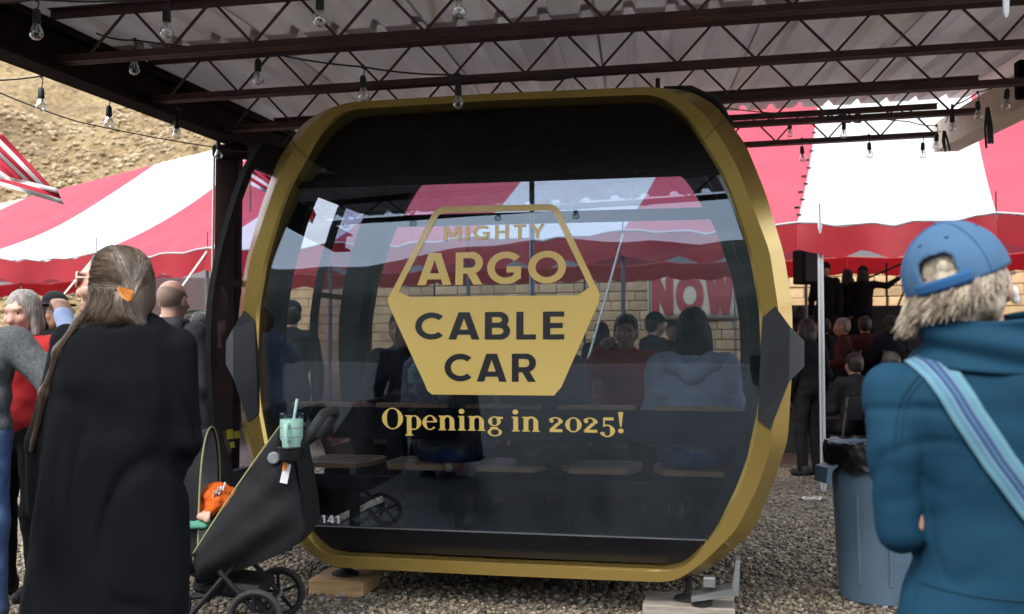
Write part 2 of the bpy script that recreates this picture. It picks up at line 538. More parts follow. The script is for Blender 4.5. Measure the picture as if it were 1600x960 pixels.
def half_at(L, z, side=1):
    """half width of an outline at height z"""
    H = L[L[:, 0] > 0]; H = H[np.argsort(H[:, 1])]
    return float(np.interp(z, H[:, 1], H[:, 0]))

GR = 7.0; GZ = 1.30
def sag(z): return 0.028 + (z - GZ) ** 2 / (2 * GR)

cabin = thing('cable_car_cabin', 'gold framed cable car cabin with big dark window, parked on gravel under the shelter', 'cable car', CO, -CYAW)

def ring(name, flip):
    mb = MB()
    f = (lambda v: CW - v) if flip else (lambda v: v)
    secs = [(LFI, 0.16), (LFI, 0.020), (LFI * 0.86 + LFO * 0.14, 0.003), (LFO * 0.97 + LFI * 0.03, 0.0), (LOUT, 0.105), (LOUT, 0.27), (LFI, 0.27)]
    vs = []
    for L, v in secs:
        vs += [(x + UC, f(v), z) for x, z in L]
    fs = []
    lin = []
    for s in range(len(secs)):
        t = (s + 1) % len(secs)
        for k in range(NL):
            q = (s * NL + k, s * NL + (k + 1) % NL, t * NL + (k + 1) % NL, t * NL + k)
            (lin if s in (5, 6) else fs).append(q if flip else q[::-1])
    mb.add(vs, fs, True)
    o = mb.build(name, M['gold'], cabin, 24)
    m3 = MB(); m3.add(vs[5 * NL:] + vs[:NL], [tuple((i - 5 * NL) if i >= 5 * NL else i + 2 * NL for i in q) for q in lin], True)
    m3.build('frame_lining', M['blackpaint'], o, 24)
    return o
front_ring = ring('front_frame', False)
rear_ring = ring('rear_frame', True)

def joint_line(sgn, zz):
    i = min((k for k in range(NL) if LFI[k][0] * sgn > 0), key=lambda k: abs(LFI[k][1] - zz))
    P = [(LFI[i], 0.011), (LFI[i] * [1.004, 1], 0.0005), (LFO[i], -0.0012), (LOUT[i], 0.1045), (LOUT[i], 0.27)]
    MB().tube([(x * 1.0005 + UC, v, z) for (x, z), v in P], 0.0013, 5).build('panel_joint', M['rubber'], front_ring)
for sg_ in (1, -1):
    for zz_ in (2.40,): joint_line(sg_, zz_)

def face_rows(z0, z1, left=None, right=None, v=None, n=10, inset=0.0, thick=0.006, flip=False):
    """sheet inside the frame between two heights, following the curved window"""
    mb = MB()
    zs = [z0 + (z1 - z0) * i / n for i in range(n + 1)]
    def ends(z):
        h = half_at(LFI, min(max(z, 0.262), 2.628)) + 0.012 - inset
        l = left(z) if left else -h
        r = right(z) if right else h
        return l, r
    m = 8
    vs, fs = [], []
    for side in (0, 1):
        for z in zs:
            l, r = ends(z)
            for i in range(m + 1):
                vv = (v(z) if v else sag(z)) + (thick if side else 0.0)
                vs.append((UC + l + (r - l) * i / m, CW - vv if flip else vv, z))
    w = m + 1; N = w * (n + 1)
    for j in range(n):
        for i in range(m):
            q = (j * w + i, j * w + i + 1, (j + 1) * w + i + 1, (j + 1) * w + i)
            fs.append(q); fs.append(tuple(N + x for x in q[::-1]))
    rim = [i for i in range(w)] + [j * w + m for j in range(1, n + 1)] + [n * w + i for i in range(m - 1, -1, -1)] + [j * w for j in range(n - 1, 0, -1)]
    for a, b in zip(rim, rim[1:] + rim[:1]): fs.append((b, a, N + a, N + b))
    mb.add(vs, [f[::-1] for f in fs] if flip else fs, True)
    return mb

ZH = 2.232       # underside of the black header
ZB = 0.392       # top of the black sill panel
ZT0, ZT1 = 2.275, 2.40
face_rows(ZB, ZH, n=24).build('front_window', M['glass'], cabin, 60)
face_rows(ZH + 0.001, ZT0, n=3).build('header_bar', M['blackglass'], cabin, 60)
tri_l = lambda z: -0.86 - 0.24 * max(0.0, min(1.0, (z - ZT0) / (ZT1 - ZT0)))
tri_r = lambda z: tri_l(z) - 0.001
face_rows(ZT0 + 0.001, ZT1, left=lambda z: max(tri_l(z), -half_at(LFI, z)), n=6).build('header_panel', M['blackglass'], cabin, 60)
face_rows(ZT0 + 0.001, ZT1 - 0.012, right=lambda z: max(tri_r(z), -half_at(LFI, z) + 0.004), n=5).build('corner_window', M['glass'], cabin, 60)
face_rows(ZT1 + 0.001, 2.632, n=8).build('header_panel', M['blackglass'], cabin, 60)
face_rows(0.258, ZB - 0.008, n=5).build('sill_panel', M['blackglass'], cabin, 60)
face_rows(ZB - 0.007, ZB - 0.001, v=lambda z: sag(z) - 0.004, n=1, thick=0.01).build('trim_strip', M['aluminium'], cabin, 60)
# far side: same build seen through the cabin
face_rows(ZB, 2.225, flip=True, n=16).build('rear_window', M['glass_rear'], cabin, 60)
face_rows(2.226, 2.305, flip=True, n=3, thick=0.03).build('rear_rail', M['blackpaint'], cabin, 60)
face_rows(2.306, 2.54, flip=True, n=5).build('rear_window', M['glass_rear'], cabin, 60)
face_rows(2.541, 2.632, flip=True, n=4).build('rear_header', M['blackpaint'], cabin, 60)
face_rows(0.258, ZB - 0.001, flip=True, n=4).build('rear_sill', M['blackpaint'], cabin, 60)
# black lining on the inside of both frames
for nm, va, vb in (('window_surround', 0.165, 0.30), ('rear_surround', CW - 0.30, CW - 0.165)):
    mb = MB(); L2 = LFI.copy(); L2[:, 0] *= 0.962; L2[:, 1] = ZC + (L2[:, 1] - ZC) * 0.962
    vs = []
    for L, v in ((LFI * 0.9995 + [0, 0.0007], va), (L2, va + 0.03), (L2, vb - 0.03), (LFI * 0.9995 + [0, 0.0007], vb)):
        vs += [(x + UC, v, z) for x, z in L]
    fs = [(s * NL + k, s * NL + (k + 1) % NL, (s + 1) * NL + (k + 1) % NL, (s + 1) * NL + k) for s in range(3) for k in range(NL)]
    fs = fs if True else fs
    mb.add(vs, [f[::-1] for f in fs], True)
    mb.build(nm, M['blackpaint'], cabin, 30)

def side_strip(z0, z1, va, vb, sgn, off=0.0, n=14, thick=0.02, shrink=0.0):
    mb = MB(); zs = [z0 + (z1 - z0) * i / n for i in range(n + 1)]
    vs, fs = [], []
    for t in (0, thick):
        for z in zs:
            h = half_at(LOUT, z) + off - t - shrink
            vs += [(UC + sgn * h, va, z), (UC + sgn * h, vb, z)]
    N = 2 * (n + 1)
    for j in range(n):
        q = (2 * j, 2 * j + 1, 2 * j + 3, 2 * j + 2)
        fs.append(q); fs.append(tuple(N + x for x in q[::-1]))
        fs.append((2 * j, 2 * j + 2, N + 2 * j + 2, N + 2 * j)); fs.append((2 * j + 3, 2 * j + 1, N + 2 * j + 1, N + 2 * j + 3))
    fs.append((0, N, N + 1, 1)); fs.append((2 * n, 2 * n + 1, N + 2 * n + 1, N + 2 * n))
    mb.add(vs, fs if sgn > 0 else [f[::-1] for f in fs], True)
    return mb
# closed right-hand side and roof, floor
side_strip(0.50, 1.02, 0.271, CW - 0.271, 1, shrink=0.02).build('side_panel', M['blackpaint'], cabin)
side_strip(1.021, 2.28, 0.271, CW - 0.271, 1, shrink=0.02, thick=0.008).build('side_window', M['glass_door'], cabin)
for v in (0.92, 0.98):
    side_strip(0.50, 2.30, v - 0.025, v + 0.025, 1, shrink=0.012, thick=0.035).build('door_post', M['blackpaint'], cabin)
mb = MB()
top = [(x, z) for x, z in LOUT if z > 2.30]; top.sort()
n = len(top)
vs = [(x * s + UC, v, ZC + (z - ZC) * s) for s in (1.0, 0.965) for v in (0.2, CW - 0.2) for x, z in top]
fs = []
for i in range(n - 1):
    fs += [(i, i + 1, n + i + 1, n + i), (2 * n + i + 1, 2 * n + i, 3 * n + i, 3 * n + i + 1)]
fs += [(0, n, 3 * n, 2 * n), (n - 1, 3 * n - 1, 4 * n - 1, 2 * n - 1)]
mb.add(vs, fs, True); mb.build('roof_shell', M['blackpaint'], cabin)
mb = MB()
for sx in (1,):
    mb.tube([(UC + 0.86, 0.18, 2.715), (UC + 1.0, 0.18, 2.705), (UC + 1.13, 0.18, 2.63), (UC + 1.21, 0.2, 2.515)], [0.012, 0.020, 0.024, 0.012], 10)
mb.tube([(UC + 0.83, 0.2, 2.70), (UC + 0.83, 0.2, 2.775)], 0.012, 8)
mb.build('roof_seal', M['rubber'], cabin)
MB().box((UC, CW / 2, 0.30), (1.03, CW / 2 - 0.17, 0.05), bev=0.012).build('floor', M['plastic'], cabin)
MB().box((UC, CW / 2, 0.20), (0.80, 0.62, 0.045), bev=0.01).build('chassis', M['blackpaint'], cabin)
# tread plate inside the door
M['tread'] = pm('tread_plate', (0.20, 0.205, 0.21), (0.13, 0.133, 0.14), 9, rough=0.42, metal=0.6, bump=0.05, bscale=60, rvar=0.1)
tp = MB().box((UC - 0.62, CW / 2 - 0.05, 0.354), (0.36, 0.62, 0.003)).build('tread_plate', M['tread'], cabin)
mb = MB()
for i in range(13):
    for j in range(22):
        x = UC - 0.94 + i * 0.052 + (0.026 if j % 2 else 0); y = 0.33 + j * 0.054
        a = R(45) if (i + j) % 2 else R(-45)
        mb.box((x, y, 0.3575), (0.017, 0.004, 0.0022), rot=(0, 0, a))
tag(mb.build('tread_ridges', M['tread'], tp), kind='stuff')

# open door leaves pushed out on the left
def door_leaf(va, vb):
    off = 0.20; fw = 0.075
    z0, z1 = 0.36, 2.50
    mb = MB()
    d = MB()
    for (a, b, p, q) in ((z0, z1, va, va + fw), (z0, z1, vb - fw, vb), (z0, z0 + 0.30, va + fw, vb - fw), (z1 - 0.12, z1, va + fw, vb - fw), (1.72, 1.755, va + fw, vb - fw)):
        s = side_strip(a, b, p, q, -1, off, n=14, thick=0.035); mb.add(s.v, s.f, True)
    leaf = mb.build('door', M['blackpaint'], cabin, 30)
    g = side_strip(z0 + 0.30, z1 - 0.12, va + fw - 0.004, vb - fw + 0.004, -1, off - 0.014, n=16, thick=0.006)
    g.build('pane', M['glass_door'], leaf, 60)
    return leaf
dl = door_leaf(0.10, 0.86)
door_leaf(1.58, 2.26)
mb = MB()
for (zz, vv, hh) in ((0.86, 0.255, 0.045), (0.85, 0.335, 0.035), (0.80, 0.245, 0.028)):
    h = half_at(LOUT, zz) + 0.20 - 0.04
    mb.box((UC - h, vv, zz), (0.002, hh * 0.8, hh * 0.6), rot=(0, R(-8), 0))
mb.build('warning_sticker', M['vinyl_yellow'], dl)
# sill and head of the door opening
for z0, z1 in ((0.34, 0.50), (2.36, 2.52)):
    side_strip(z0, z1, 0.271, CW - 0.271, -1, shrink=0.02, n=5, thick=0.03).build('door_sill', M['blackpaint'], cabin)
# grab pole
MB().tube([(UC + 0.02, 0.95, 0.345), (UC + 0.02, 0.95, 2.60)], 0.017, 10).build('grab_pole', M['aluminium'], cabin)

# faceted charcoal bumpers on both sides of the frame
bp_px = [(1191, 497), (1211, 479), (1230, 510), (1252, 533), (1252, 573), (1229, 597), (1203, 672), (1184, 657)]
pts = [cab(*p) for p in bp_px]
for sgn in (1, -1):
    F = [(pts[i][0] - UC, pts[i][1]) for i in range(8)]
    vs = []
    for i, (u, z) in enumerate(F):
        v = -0.014
        if i in (3, 4): u, v = u + 0.02, 0.06
        if i in (2, 5): u, v = u + 0.012, -0.004
        vs.append((UC + sgn * u, v, z))
    for i, (u, z) in enumerate(F):
        vs.append((UC + sgn * (u - (0.0 if i not in (3, 4) else 0.0)), 0.30 if i in (2, 3, 4, 5) else 0.03, z))
    fs = [(0, 7, 6, 5, 2, 1), (2, 5, 4, 3)] + [(i, (i + 1) % 8, (i + 1) % 8 + 8, i + 8) for i in range(8)]
    if sgn < 0: fs = [f[::-1] for f in fs]
    MB().add(vs, fs).build('side_bumper', M['bumper'], cabin)

# ---------------------------------------------------------------- benches
def seat_row(near):
    n = 5; pitch = 0.50
    if near:
        vb, vd, zt, zbk, zs = 0.17, 1, 1.055, 0.86, 0.70
        MB().box((UC, vb, (zt + zbk) / 2 - 0.012), (1.27, 0.015, (zt - zbk) / 2 - 0.012), bev=0.006).build('backrest_panel', M['plastic'], cabin)
    else:
        vb, vd, zt, zbk, zs = CW - 0.17, -1, 1.14, 0.90, 0.74
    for i in range(n):
        u = UC + (i - 2) * pitch; w = 0.205
        if near:
            MB().box((u, vb + 0.02, zt - 0.015), (w, 0.034, 0.013), bev=0.005).build('backrest', M['seatwood'], cabin)
        else:
            o = MB().box((u, vb, (zt + zbk) / 2), (w, 0.014, (zt - zbk) / 2), bev=0.008).build('backrest', M['seatwood'], cabin)
        # tapering folding seat with milled grooves
        mb = MB()
        y0 = vb + vd * 0.06; L = 0.44
        poly = [(-w * 0.75, 0.0), (w * 0.75, 0.0), (w * 1.06, L * 0.35), (w * 1.02, L * 0.85), (w * 0.8, L), (-w * 0.8, L), (-w * 1.02, L * 0.85), (-w * 1.06, L * 0.35)]
        mb.prism([(u + x, y0 + vd * y, zs - 0.014) for x, y in poly], (0, 0, 0.026))
        st = mb.build('seat', M['seatwood'], cabin)
        gm = MB()
        for q in range(5):
            gm.box((u, y0 + vd * (0.08 + q * 0.07), zs + 0.0124), (w * 0.86, 0.006, 0.0012))
        gm.build('seat_grooves', M['blackpaint'], st)
        MB().box((u, y0 + vd * 0.12, zs - 0.05), (0.03, 0.13, 0.035), bev=0.008).build('seat_bracket', M['plastic'], cabin)
    MB().box((UC, vb + vd * 0.05, zs - 0.09), (1.16, 0.03, 0.04), bev=0.008).build('seat_beam', M['plastic'], cabin)
    for u in (-0.85, -0.25, 0.35, 0.9):
        MB().box((UC + u, vb + vd * 0.06, (zs - 0.13 + 0.35) / 2), (0.022, 0.03, (zs - 0.13 - 0.35) / 2), bev=0.006).build('seat_leg', M['plastic'], cabin)
seat_row(True); seat_row(False)
MB().box((UC - 0.06, CW - 0.17, 0.62), (1.15, 0.01, 0.20)).build('kick_panel', M['plastic'], cabin)

# ---------------------------------------------------------------- lettering
def arc_pts(cx, cy, rx, ry, a0, a1, n):
    return [(cx + rx * math.cos(R(a0 + (a1 - a0) * i / n)), cy + ry * math.sin(R(a0 + (a1 - a0) * i / n))) for i in range(n + 1)]

class Ink:
    """flat lettering laid on the curved window: every stroke is a strip of quads"""
    def __init__(s, fn): s.mb = MB(); s.fn = fn; s.k = 0
    def quads(s, A, B):
        s.k += 1; e = -0.00025 * (s.k % 5)
        n = len(A); vs = [s.fn(x, y, e) for x, y in A] + [s.fn(x, y, e) for x, y in B]
        fs = [(i, i + 1, n + i + 1, n + i) for i in range(n - 1)]
        s.mb.add(vs, fs)
    def sl(s, x0, y0, x1, y1, w, w1=None, n=4):          # slanted stroke with level ends
        w1 = w if w1 is None else w1
        A = []; B = []
        for i in range(n + 1):
            t = i / n; x = x0 + (x1 - x0) * t; y = y0 + (y1 - y0) * t; q = (w + (w1 - w) * t) / 2
            A.append((x - q, y)); B.append((x + q, y))
        s.quads(A, B)
    def h(s, x0, x1, y, w):
        s.quads([(x0, y - w / 2), (x1, y - w / 2)], [(x0, y + w / 2), (x1, y + w / 2)])
    def arc(s, cx, cy, rx, ry, a0, a1, w, thin=None, n=28):
        A = []; B = []
        for i in range(n + 1):
            a = R(a0 + (a1 - a0) * i / n); c, q = math.cos(a), math.sin(a)
            ww = w if thin is None else thin + (w - thin) * abs(c) ** 1.5
            A.append((cx + (rx - ww / 2) * c, cy + (ry - (w if thin is None else thin) / 2) * q)); B.append((cx + (rx + ww / 2) * c, cy + (ry + (w if thin is None else thin) / 2) * q))
        s.quads(A, B)
    def dot(s, cx, cy, r):
        s.arc(cx, cy, r / 2, r / 2, 0, 360, r, n=14)

def sans(I, ch, x, s, y0, w=0.21):
    """geometric capitals, unit height; returns the advance width"""
    X = lambda a: x + a * s
    def sl(a, b, c, d, ww=w): I.sl(X(a), y0 + b * s, X(c), y0 + d * s, ww * s)
    def h(a, b, y): I.h(X(a), X(b), y0 + y * s, w * 0.88 * s)
    def arc(cx, cy, rx, ry, a0, a1): I.arc(X(cx), y0 + cy * s, rx * s, ry * s, a0, a1, w * 0.95 * s)
    if ch == 'A': sl(.11, 0, .41, 1, w * 1.1); sl(.81, 0, .51, 1, w * 1.1); h(.2, .72, .27); return .92
    if ch == 'R': sl(.11, 0, .11, 1); h(.1, .43, .91); h(.1, .43, .43); arc(.43, .67, .215, .24, -90, 90); sl(.40, .42, .62, 0, w * 1.15); return .75
    if ch == 'G': arc(.5, .5, .4, .4, 42, 322); h(.52, .91, .45); sl(.81, .16, .81, .5, w * 0.9); return .98
    if ch == 'O': arc(.5, .5, .4, .4, 0, 360); return 1.0
    if ch == 'C': arc(.5, .5, .4, .4, 45, 315); return .86
    if ch == 'B': sl(.11, 0, .11, 1); h(.1, .42, .91); h(.1, .44, .52); h(.1, .44, .09); arc(.42, .715, .19, .195, -90, 90); arc(.44, .305, .215, .215, -90, 90); return .77
    if ch == 'L': sl(.11, 0, .11, 1); h(.1, .58, .09); return .62
    if ch == 'E': sl(.11, 0, .11, 1); h(.1, .62, .91); h(.1, .58, .5); h(.1, .62, .09); return .68
    if ch == 'M': sl(.11, 0, .11, 1); sl(.86, 0, .86, 1); sl(.13, 1, .485, .22); sl(.84, 1, .485, .22); return .99
    if ch == 'I': sl(.12, 0, .12, 1); return .26
    if ch == 'H': sl(.11, 0, .11, 1); sl(.67, 0, .67, 1); h(.1, .68, .5); return .80
    if ch == 'T': sl(.36, 0, .36, 1); h(.02, .70, .91); return .72
    if ch == 'Y': sl(.10, 1, .39, .42); sl(.68, 1, .39, .42); sl(.39, 0, .39, .46); return .78
    if ch == 'N': sl(.11, 0, .11, 1, w); sl(.66, 0, .66, 1, w); sl(.12, 1, .65, 0, w * 1.15); return .80
    if ch == 'W': sl(.10, 1, .30, 0); sl(.50, 1, .30, 0); sl(.50, 1, .70, 0); sl(.90, 1, .70, 0); return 1.0
    if ch == '1': sl(.26, 0, .26, 1, w * 1.0); I.quads([(X(.02), y0 + .70 * s), (X(.02), y0 + .82 * s)], [(X(.26), y0 + .84 * s), (X(.2), y0 + 1.0 * s)]); return .46
    if ch == '4': sl(.46, 0, .46, 1); h(.0, .66, .25); sl(.09, .28, .44, 1, w * 0.8); return .72
    return .4

def serif(I, ch, x, s, y0):
    """bold old-style roman letters; x-height 0.68 of the capitals"""
    X = lambda a: x + a * s
    Y = lambda b: y0 + b * s
    T, t, sf = 0.185, 0.055, 0.055
    def sl(a, b, c, d, w=T, w1=None): I.sl(X(a), Y(b), X(c), Y(d), w * s, None if w1 is None else w1 * s)
    def h(a, b, y, w=sf): I.h(X(a), X(b), Y(y), w * s)
    def arc(cx, cy, rx, ry, a0, a1, w=T, th=t): I.arc(X(cx), Y(cy), rx * s, ry * s, a0, a1, w * s, th * s)
    if ch == 'O': arc(.42, .5, .33, .475, 0, 360, .20, .05); return .86
    if ch == 'p': sl(.20, -.26, .20, .66); h(.03, .36, -.245); h(.03, .2, .635); arc(.40, .33, .20, .31, -120, 130, .18, .055); return .68
    if ch == 'e': arc(.32, .34, .22, .315, 20, 320, .17, .055); h(.16, .58, .38, .06); arc(.32, .36, .225, .29, 0, 40, .12, .05); return .60
    if ch == 'n':
        sl(.18, 0, .18, .66); sl(.56, 0, .56, .44); h(.03, .33, .025); h(.42, .71, .025); h(.03, .18, .635)
        arc(.38, .43, .18, .21, 0, 150, .185, .09); return .74
    if ch == 'i': sl(.18, 0, .18, .66); h(.03, .33, .025); h(.03, .18, .635); I.dot(X(.17), Y(.87), .115 * s); return .36
    if ch == 'g':
        arc(.29, .44, .175, .20, 0, 360, .155, .055); arc(.30, -.05, .22, .16, 0, 360, .13, .06); h(.12, .42, .13, .10); h(.36, .62, .60, .10); return .64
    if ch == ' ': return .26
    if ch == '2':
        arc(.27, .47, .20, .17, -20, 160, .17, .06); sl(.10, .08, .42, .42, .17, .19); h(.06, .54, .065, .13); I.dot(X(.13), Y(.49), .075 * s); return .60
    if ch == '0': arc(.32, .335, .225, .31, 0, 360, .175, .055); return .64
    if ch == '5':
        h(.14, .52, .62, .13); sl(.16, .30, .16, .68, .055); arc(.28, .09, .20, .25, -165, 130, .19, .06); I.dot(X(.10), Y(-.03), .075 * s); return .58
    if ch == '!': sl(.17, .27, .17, .93, .05, .19); I.dot(X(.17), Y(.10), .105 * s); return .34
    return .3

def on_glass(lift):
    def f(u, z, e=0.0):
        return (u, sag(z) - lift + e, z)
    return f

def write(text, glyph, px_lb, px_rt, mat, name, lift=0.004, gap=0.10, hscale=1.0):
    u0, z0 = cab(*px_lb, 0.03); u1, z1 = cab(*px_rt, 0.03)
    s = (z1 - z0) * hscale
    dry = Ink(on_glass(lift)); xs = []; x = 0.0
    for c in text:
        xs.append(x)
        a = glyph(dry, c, 0, 1.0, 0) if glyph is serif else glyph(dry, c, 0, 1.0, 0)
        x += a + (gap if c != ' ' else 0)
    total = x - gap
    k = (u1 - u0) / (total * s)
    for c, q in zip(text, xs):
        if c == ' ': continue
        base = on_glass(lift)
        ox = u0 + q * s * k
        fn = (lambda u, z, e=0.0, ox=ox: base(ox + (u - ox) * k, z, e))
        I = Ink(fn); glyph(I, c, ox, s, z0)
        I.mb.build(name, mat, cabin)

# gold hexagon emblem
gold = Ink(on_glass(0.003))
out_px = [(606, 467), (678, 322), (868, 317), (937, 459)]
OUTP = [cab(*p, 0.03) for p in out_px]
def band(P, w):
    for (a, b) in zip(P, P[1:]):
        a = Vector(a); b = Vector(b); d = (b - a).normalized(); nrm = Vector((d.y, -d.x))
        n = 10
        gold.quads([tuple(a + (b - a) * i / n) for i in range(n + 1)], [tuple(a + (b - a) * i / n + nrm * w) for i in range(n + 1)])
    return
# border: offset polyline with mitred corners
P = [Vector(p) for p in OUTP]; w = 0.034
cen = Vector(((P[0].x + P[3].x) / 2, P[1].y - 0.4))
def round_poly(P, r, n=5):
    res = [P[0]]
    for a, b, c in zip(P, P[1:], P[2:]):
        d0 = (a - b).normalized(); d1 = (c - b).normalized()
        p0 = b + d0 * r; p1 = b + d1 * r
        for i in range(n + 1):
            t = i / n
            res.append((p0 * (1 - t) ** 2 + b * 2 * t * (1 - t) + p1 * t ** 2))
    res.append(P[-1])
    return res
def densify(P, st=0.05):
    res = []
    for a, b in zip(P, P[1:]):
        n = max(1, int((b - a).length / st))
        res += [a + (b - a) * i / n for i in range(n)]
    return res + [P[-1]]
O2 = densify(round_poly(P, 0.05))
I2 = []
for i, p in enumerate(O2):
    d = (O2[min(i + 1, len(O2) - 1)] - O2[max(i - 1, 0)]).normalized()
    I2.append(p + Vector((d.y, -d.x)) * w)
gold.quads([tuple(p) for p in O2], [tuple(p) for p in I2])
gold.mb.build('emblem_border', M['vinyl_gold'], cabin)
# filled lower half, row by row
low = [cab(*p, 0.03) for p in [(606, 466), (606, 474), (664, 600), (668, 611), (678, 619), (866, 616), (876, 608), (880, 599), (936, 472), (937, 458)]]
zt = cab(770, 463, 0.03)[1]
fill = Ink(on_glass(0.0032))
Lp = [Vector(p) for p in low[:5]]; Rp = [Vector(p) for p in low[5:][::-1]]
zb = (low[4][1] + low[5][1]) / 2
def edge_u(Q, z):
    Q = sorted(Q, key=lambda q: q.y)
    return float(np.interp(z, [q.y for q in Q], [q.x for q in Q]))
Aq, Bq = [], []
for i in range(25):
    z = zb + (zt - zb) * i / 24
    Aq.append((edge_u(Lp, z), z)); Bq.append((edge_u(Rp, z), z))
fill.quads(Aq, Bq)
lw = [cab(*p, 0.03) for p in [(606, 467), (619, 455), (641, 464)]]; rw = [cab(*p, 0.03) for p in [(937, 460), (923, 448), (903, 461)]]
fill.quads([(lw[0][0], zt), lw[0]], [(lw[2][0], zt), lw[1]])
fill.quads([(rw[2][0], zt), rw[1]], [(rw[0][0], zt), rw[0]])
fill.mb.build('emblem_field', M['vinyl_gold'], cabin)
write('MIGHTY', sans, (691, 375), (850, 349), M['vinyl_gold'], 'emblem_letter', gap=0.20)
write('ARGO', sans, (652, 446), (884, 391), M['vinyl_gold'], 'emblem_letter', gap=0.11)
write('CABLE', sans, (649, 531), (885, 487), M['vinyl_black'], 'emblem_letter', lift=0.0052, gap=0.16)
write('CAR', sans, (695, 596), (838, 553), M['vinyl_black'], 'emblem_letter', lift=0.0052, gap=0.16)
write('Opening in 2025!', serif, (597, 671), (977, 643), M['vinyl_gold'], 'slogan_letter', lift=0.004, gap=0.035, hscale=1.04)
write('141', lambda I, c, x, s, y: sans(I, c, x, s, y, 0.20), (497, 820), (527, 808), M['vinyl_white'], 'number_digit', gap=0.08)

# ---------------------------------------------------------------- feet and the timbers they stand on
def foot(u, v, ztop):
    mb = MB()
    mb.tube([(u, v, 0.20), (u, v, ztop + 0.01)], 0.018, 10)
    mb.lathe([(0.075, ztop), (0.075, ztop + 0.012), (0.03, ztop + 0.03), (0.02, ztop + 0.05)], (u, v, 0), 18)
    mb.build('levelling_foot', M['rubber'], cabin)
for (px0, px1, py, D, mt, nm, lb) in ((489, 578, 915, 5.50, 'pine', 'timber_block', 'short raw pine block under the cabin foot beside the stroller'),
                                 (1012, 1154, 935, 5.02, 'greywood', 'timber_block', 'weathered flat board under the cabin foot nearest the trash can')):
    a = at(px0, 935, D); b = at(px1, 935, D); c = (a + b) / 2
    hh = 0.045 if mt == 'pine' else 0.035
    t = MB().box((0, 0, 0), ((b - a).length / 2, 0.15, hh), bev=0.006).build(nm, M[mt])
    t.location = (c.x, D + 0.12, hh); t.rotation_euler = (0, 0, -CYAW)
    tag(t, lb, 'wood block')
    p = Vector((c.x, D + 0.12, 0)) - CO
    foot(p.dot(CU), p.dot(CV), hh * 2)
# galvanised lug at the lower right corner
mb = MB()
ua, za = cab(1080, 925); ub, zb2 = cab(1150, 880)
mb.prism([(ua, -0.005, za - 0.02), (ub - 0.02, -0.03, za + 0.03), (ub, -0.03, zb2 + 0.02), (ub + 0.02, -0.03, zb2 + 0.02), (ub + 0.01, -0.03, za), (ua, -0.005, za - 0.05)], (0, 0.13, 0))
mb.box(((ua + ub) / 2 - 0.02, 0.02, za + 0.05), (0.03, 0.03, 0.025), bev=0.006)
mb.build('galvanised_lug', M['aluminium'], cabin)
MB().lathe([(0.05, za - 0.075), (0.055, za - 0.05), (0.04, za - 0.03)], (ua + 0.05, 0.06, 0), 16).build('rubber_pad', M['rubber'], cabin)
for u in (-0.9, 0.75):
    MB().tube([(UC + u, CW - 0.25, 0.2), (UC + u, CW - 0.25, 0.0)], 0.03, 8).build('levelling_foot', M['rubber'], cabin)
# ================================================================== GROUND
def ground_mat():
    m, n, out = newmat('gravel_ground')
    b = n.nodes.new('ShaderNodeBsdfPrincipled'); b.inputs['Roughness'].default_value = 0.9
    t = n.nodes.new('ShaderNodeTexCoord')
    v = n.nodes.new('ShaderNodeTexVoronoi'); v.inputs['Scale'].default_value = 42
    lnk(n, t.outputs['Object'], v.inputs['Vector'])
    r = ramp(n, v.outputs['Color'], 0.15, (0.07, 0.060, 0.048), 0.9, (0.26, 0.225, 0.175))
    k = noise_node(n, 0.7, 5)
    r2 = ramp(n, k.outputs['Fac'], 0.35, (0.75, 0.72, 0.68), 0.7, (1.0, 1.0, 1.0))
    mxx = n.nodes.new('ShaderNodeMix'); mxx.data_type = 'RGBA'; mxx.blend_type = 'MULTIPLY'; mxx.inputs['Factor'].default_value = 1
    lnk(n, r.outputs['Color'], mxx.inputs['A']); lnk(n, r2.outputs['Color'], mxx.inputs['B'])
    lnk(n, mxx.outputs['Result'], b.inputs['Base Color'])
    bp = n.nodes.new('ShaderNodeBump'); bp.inputs['Strength'].default_value = 0.9; bp.inputs['Distance'].default_value = 0.012; bp.invert = True
    lnk(n, v.outputs['Distance'], bp.inputs['Height']); lnk(n, bp.outputs['Normal'], b.inputs['Normal'])
    lnk(n, b.outputs['BSDF'], out.inputs['Surface'])
    return m
M['ground'] = ground_mat()
mb = MB()
mb.grid(lambda a, c: (-150 + 300 * a, -150 + 300 * c, 0.0), 40, 40)
g = mb.build('ground', M['ground']); tag(g, 'grey gravel yard under the shelter and tent', 'ground', kind='structure')

M['dim_dark'] = pm('dim_sheet_dark', (0.035, 0.034, 0.033), (0.060, 0.058, 0.055), 1.5, rough=0.9, bump=0.3, bscale=60, bdist=0.006)  # unseen dark sheet, added so the window mirrors less bright ground
mb = MB(); mb.grid(lambda a, c: (-60 + 120 * a, -40 + 44.75 * c, 0.004), 12, 6)
rd_ = mb.build('dim_sheet', M['dim_dark']); tag(rd_, 'unseen dark ground sheet added to dim the window reflections', 'dim_sheet', kind='structure')
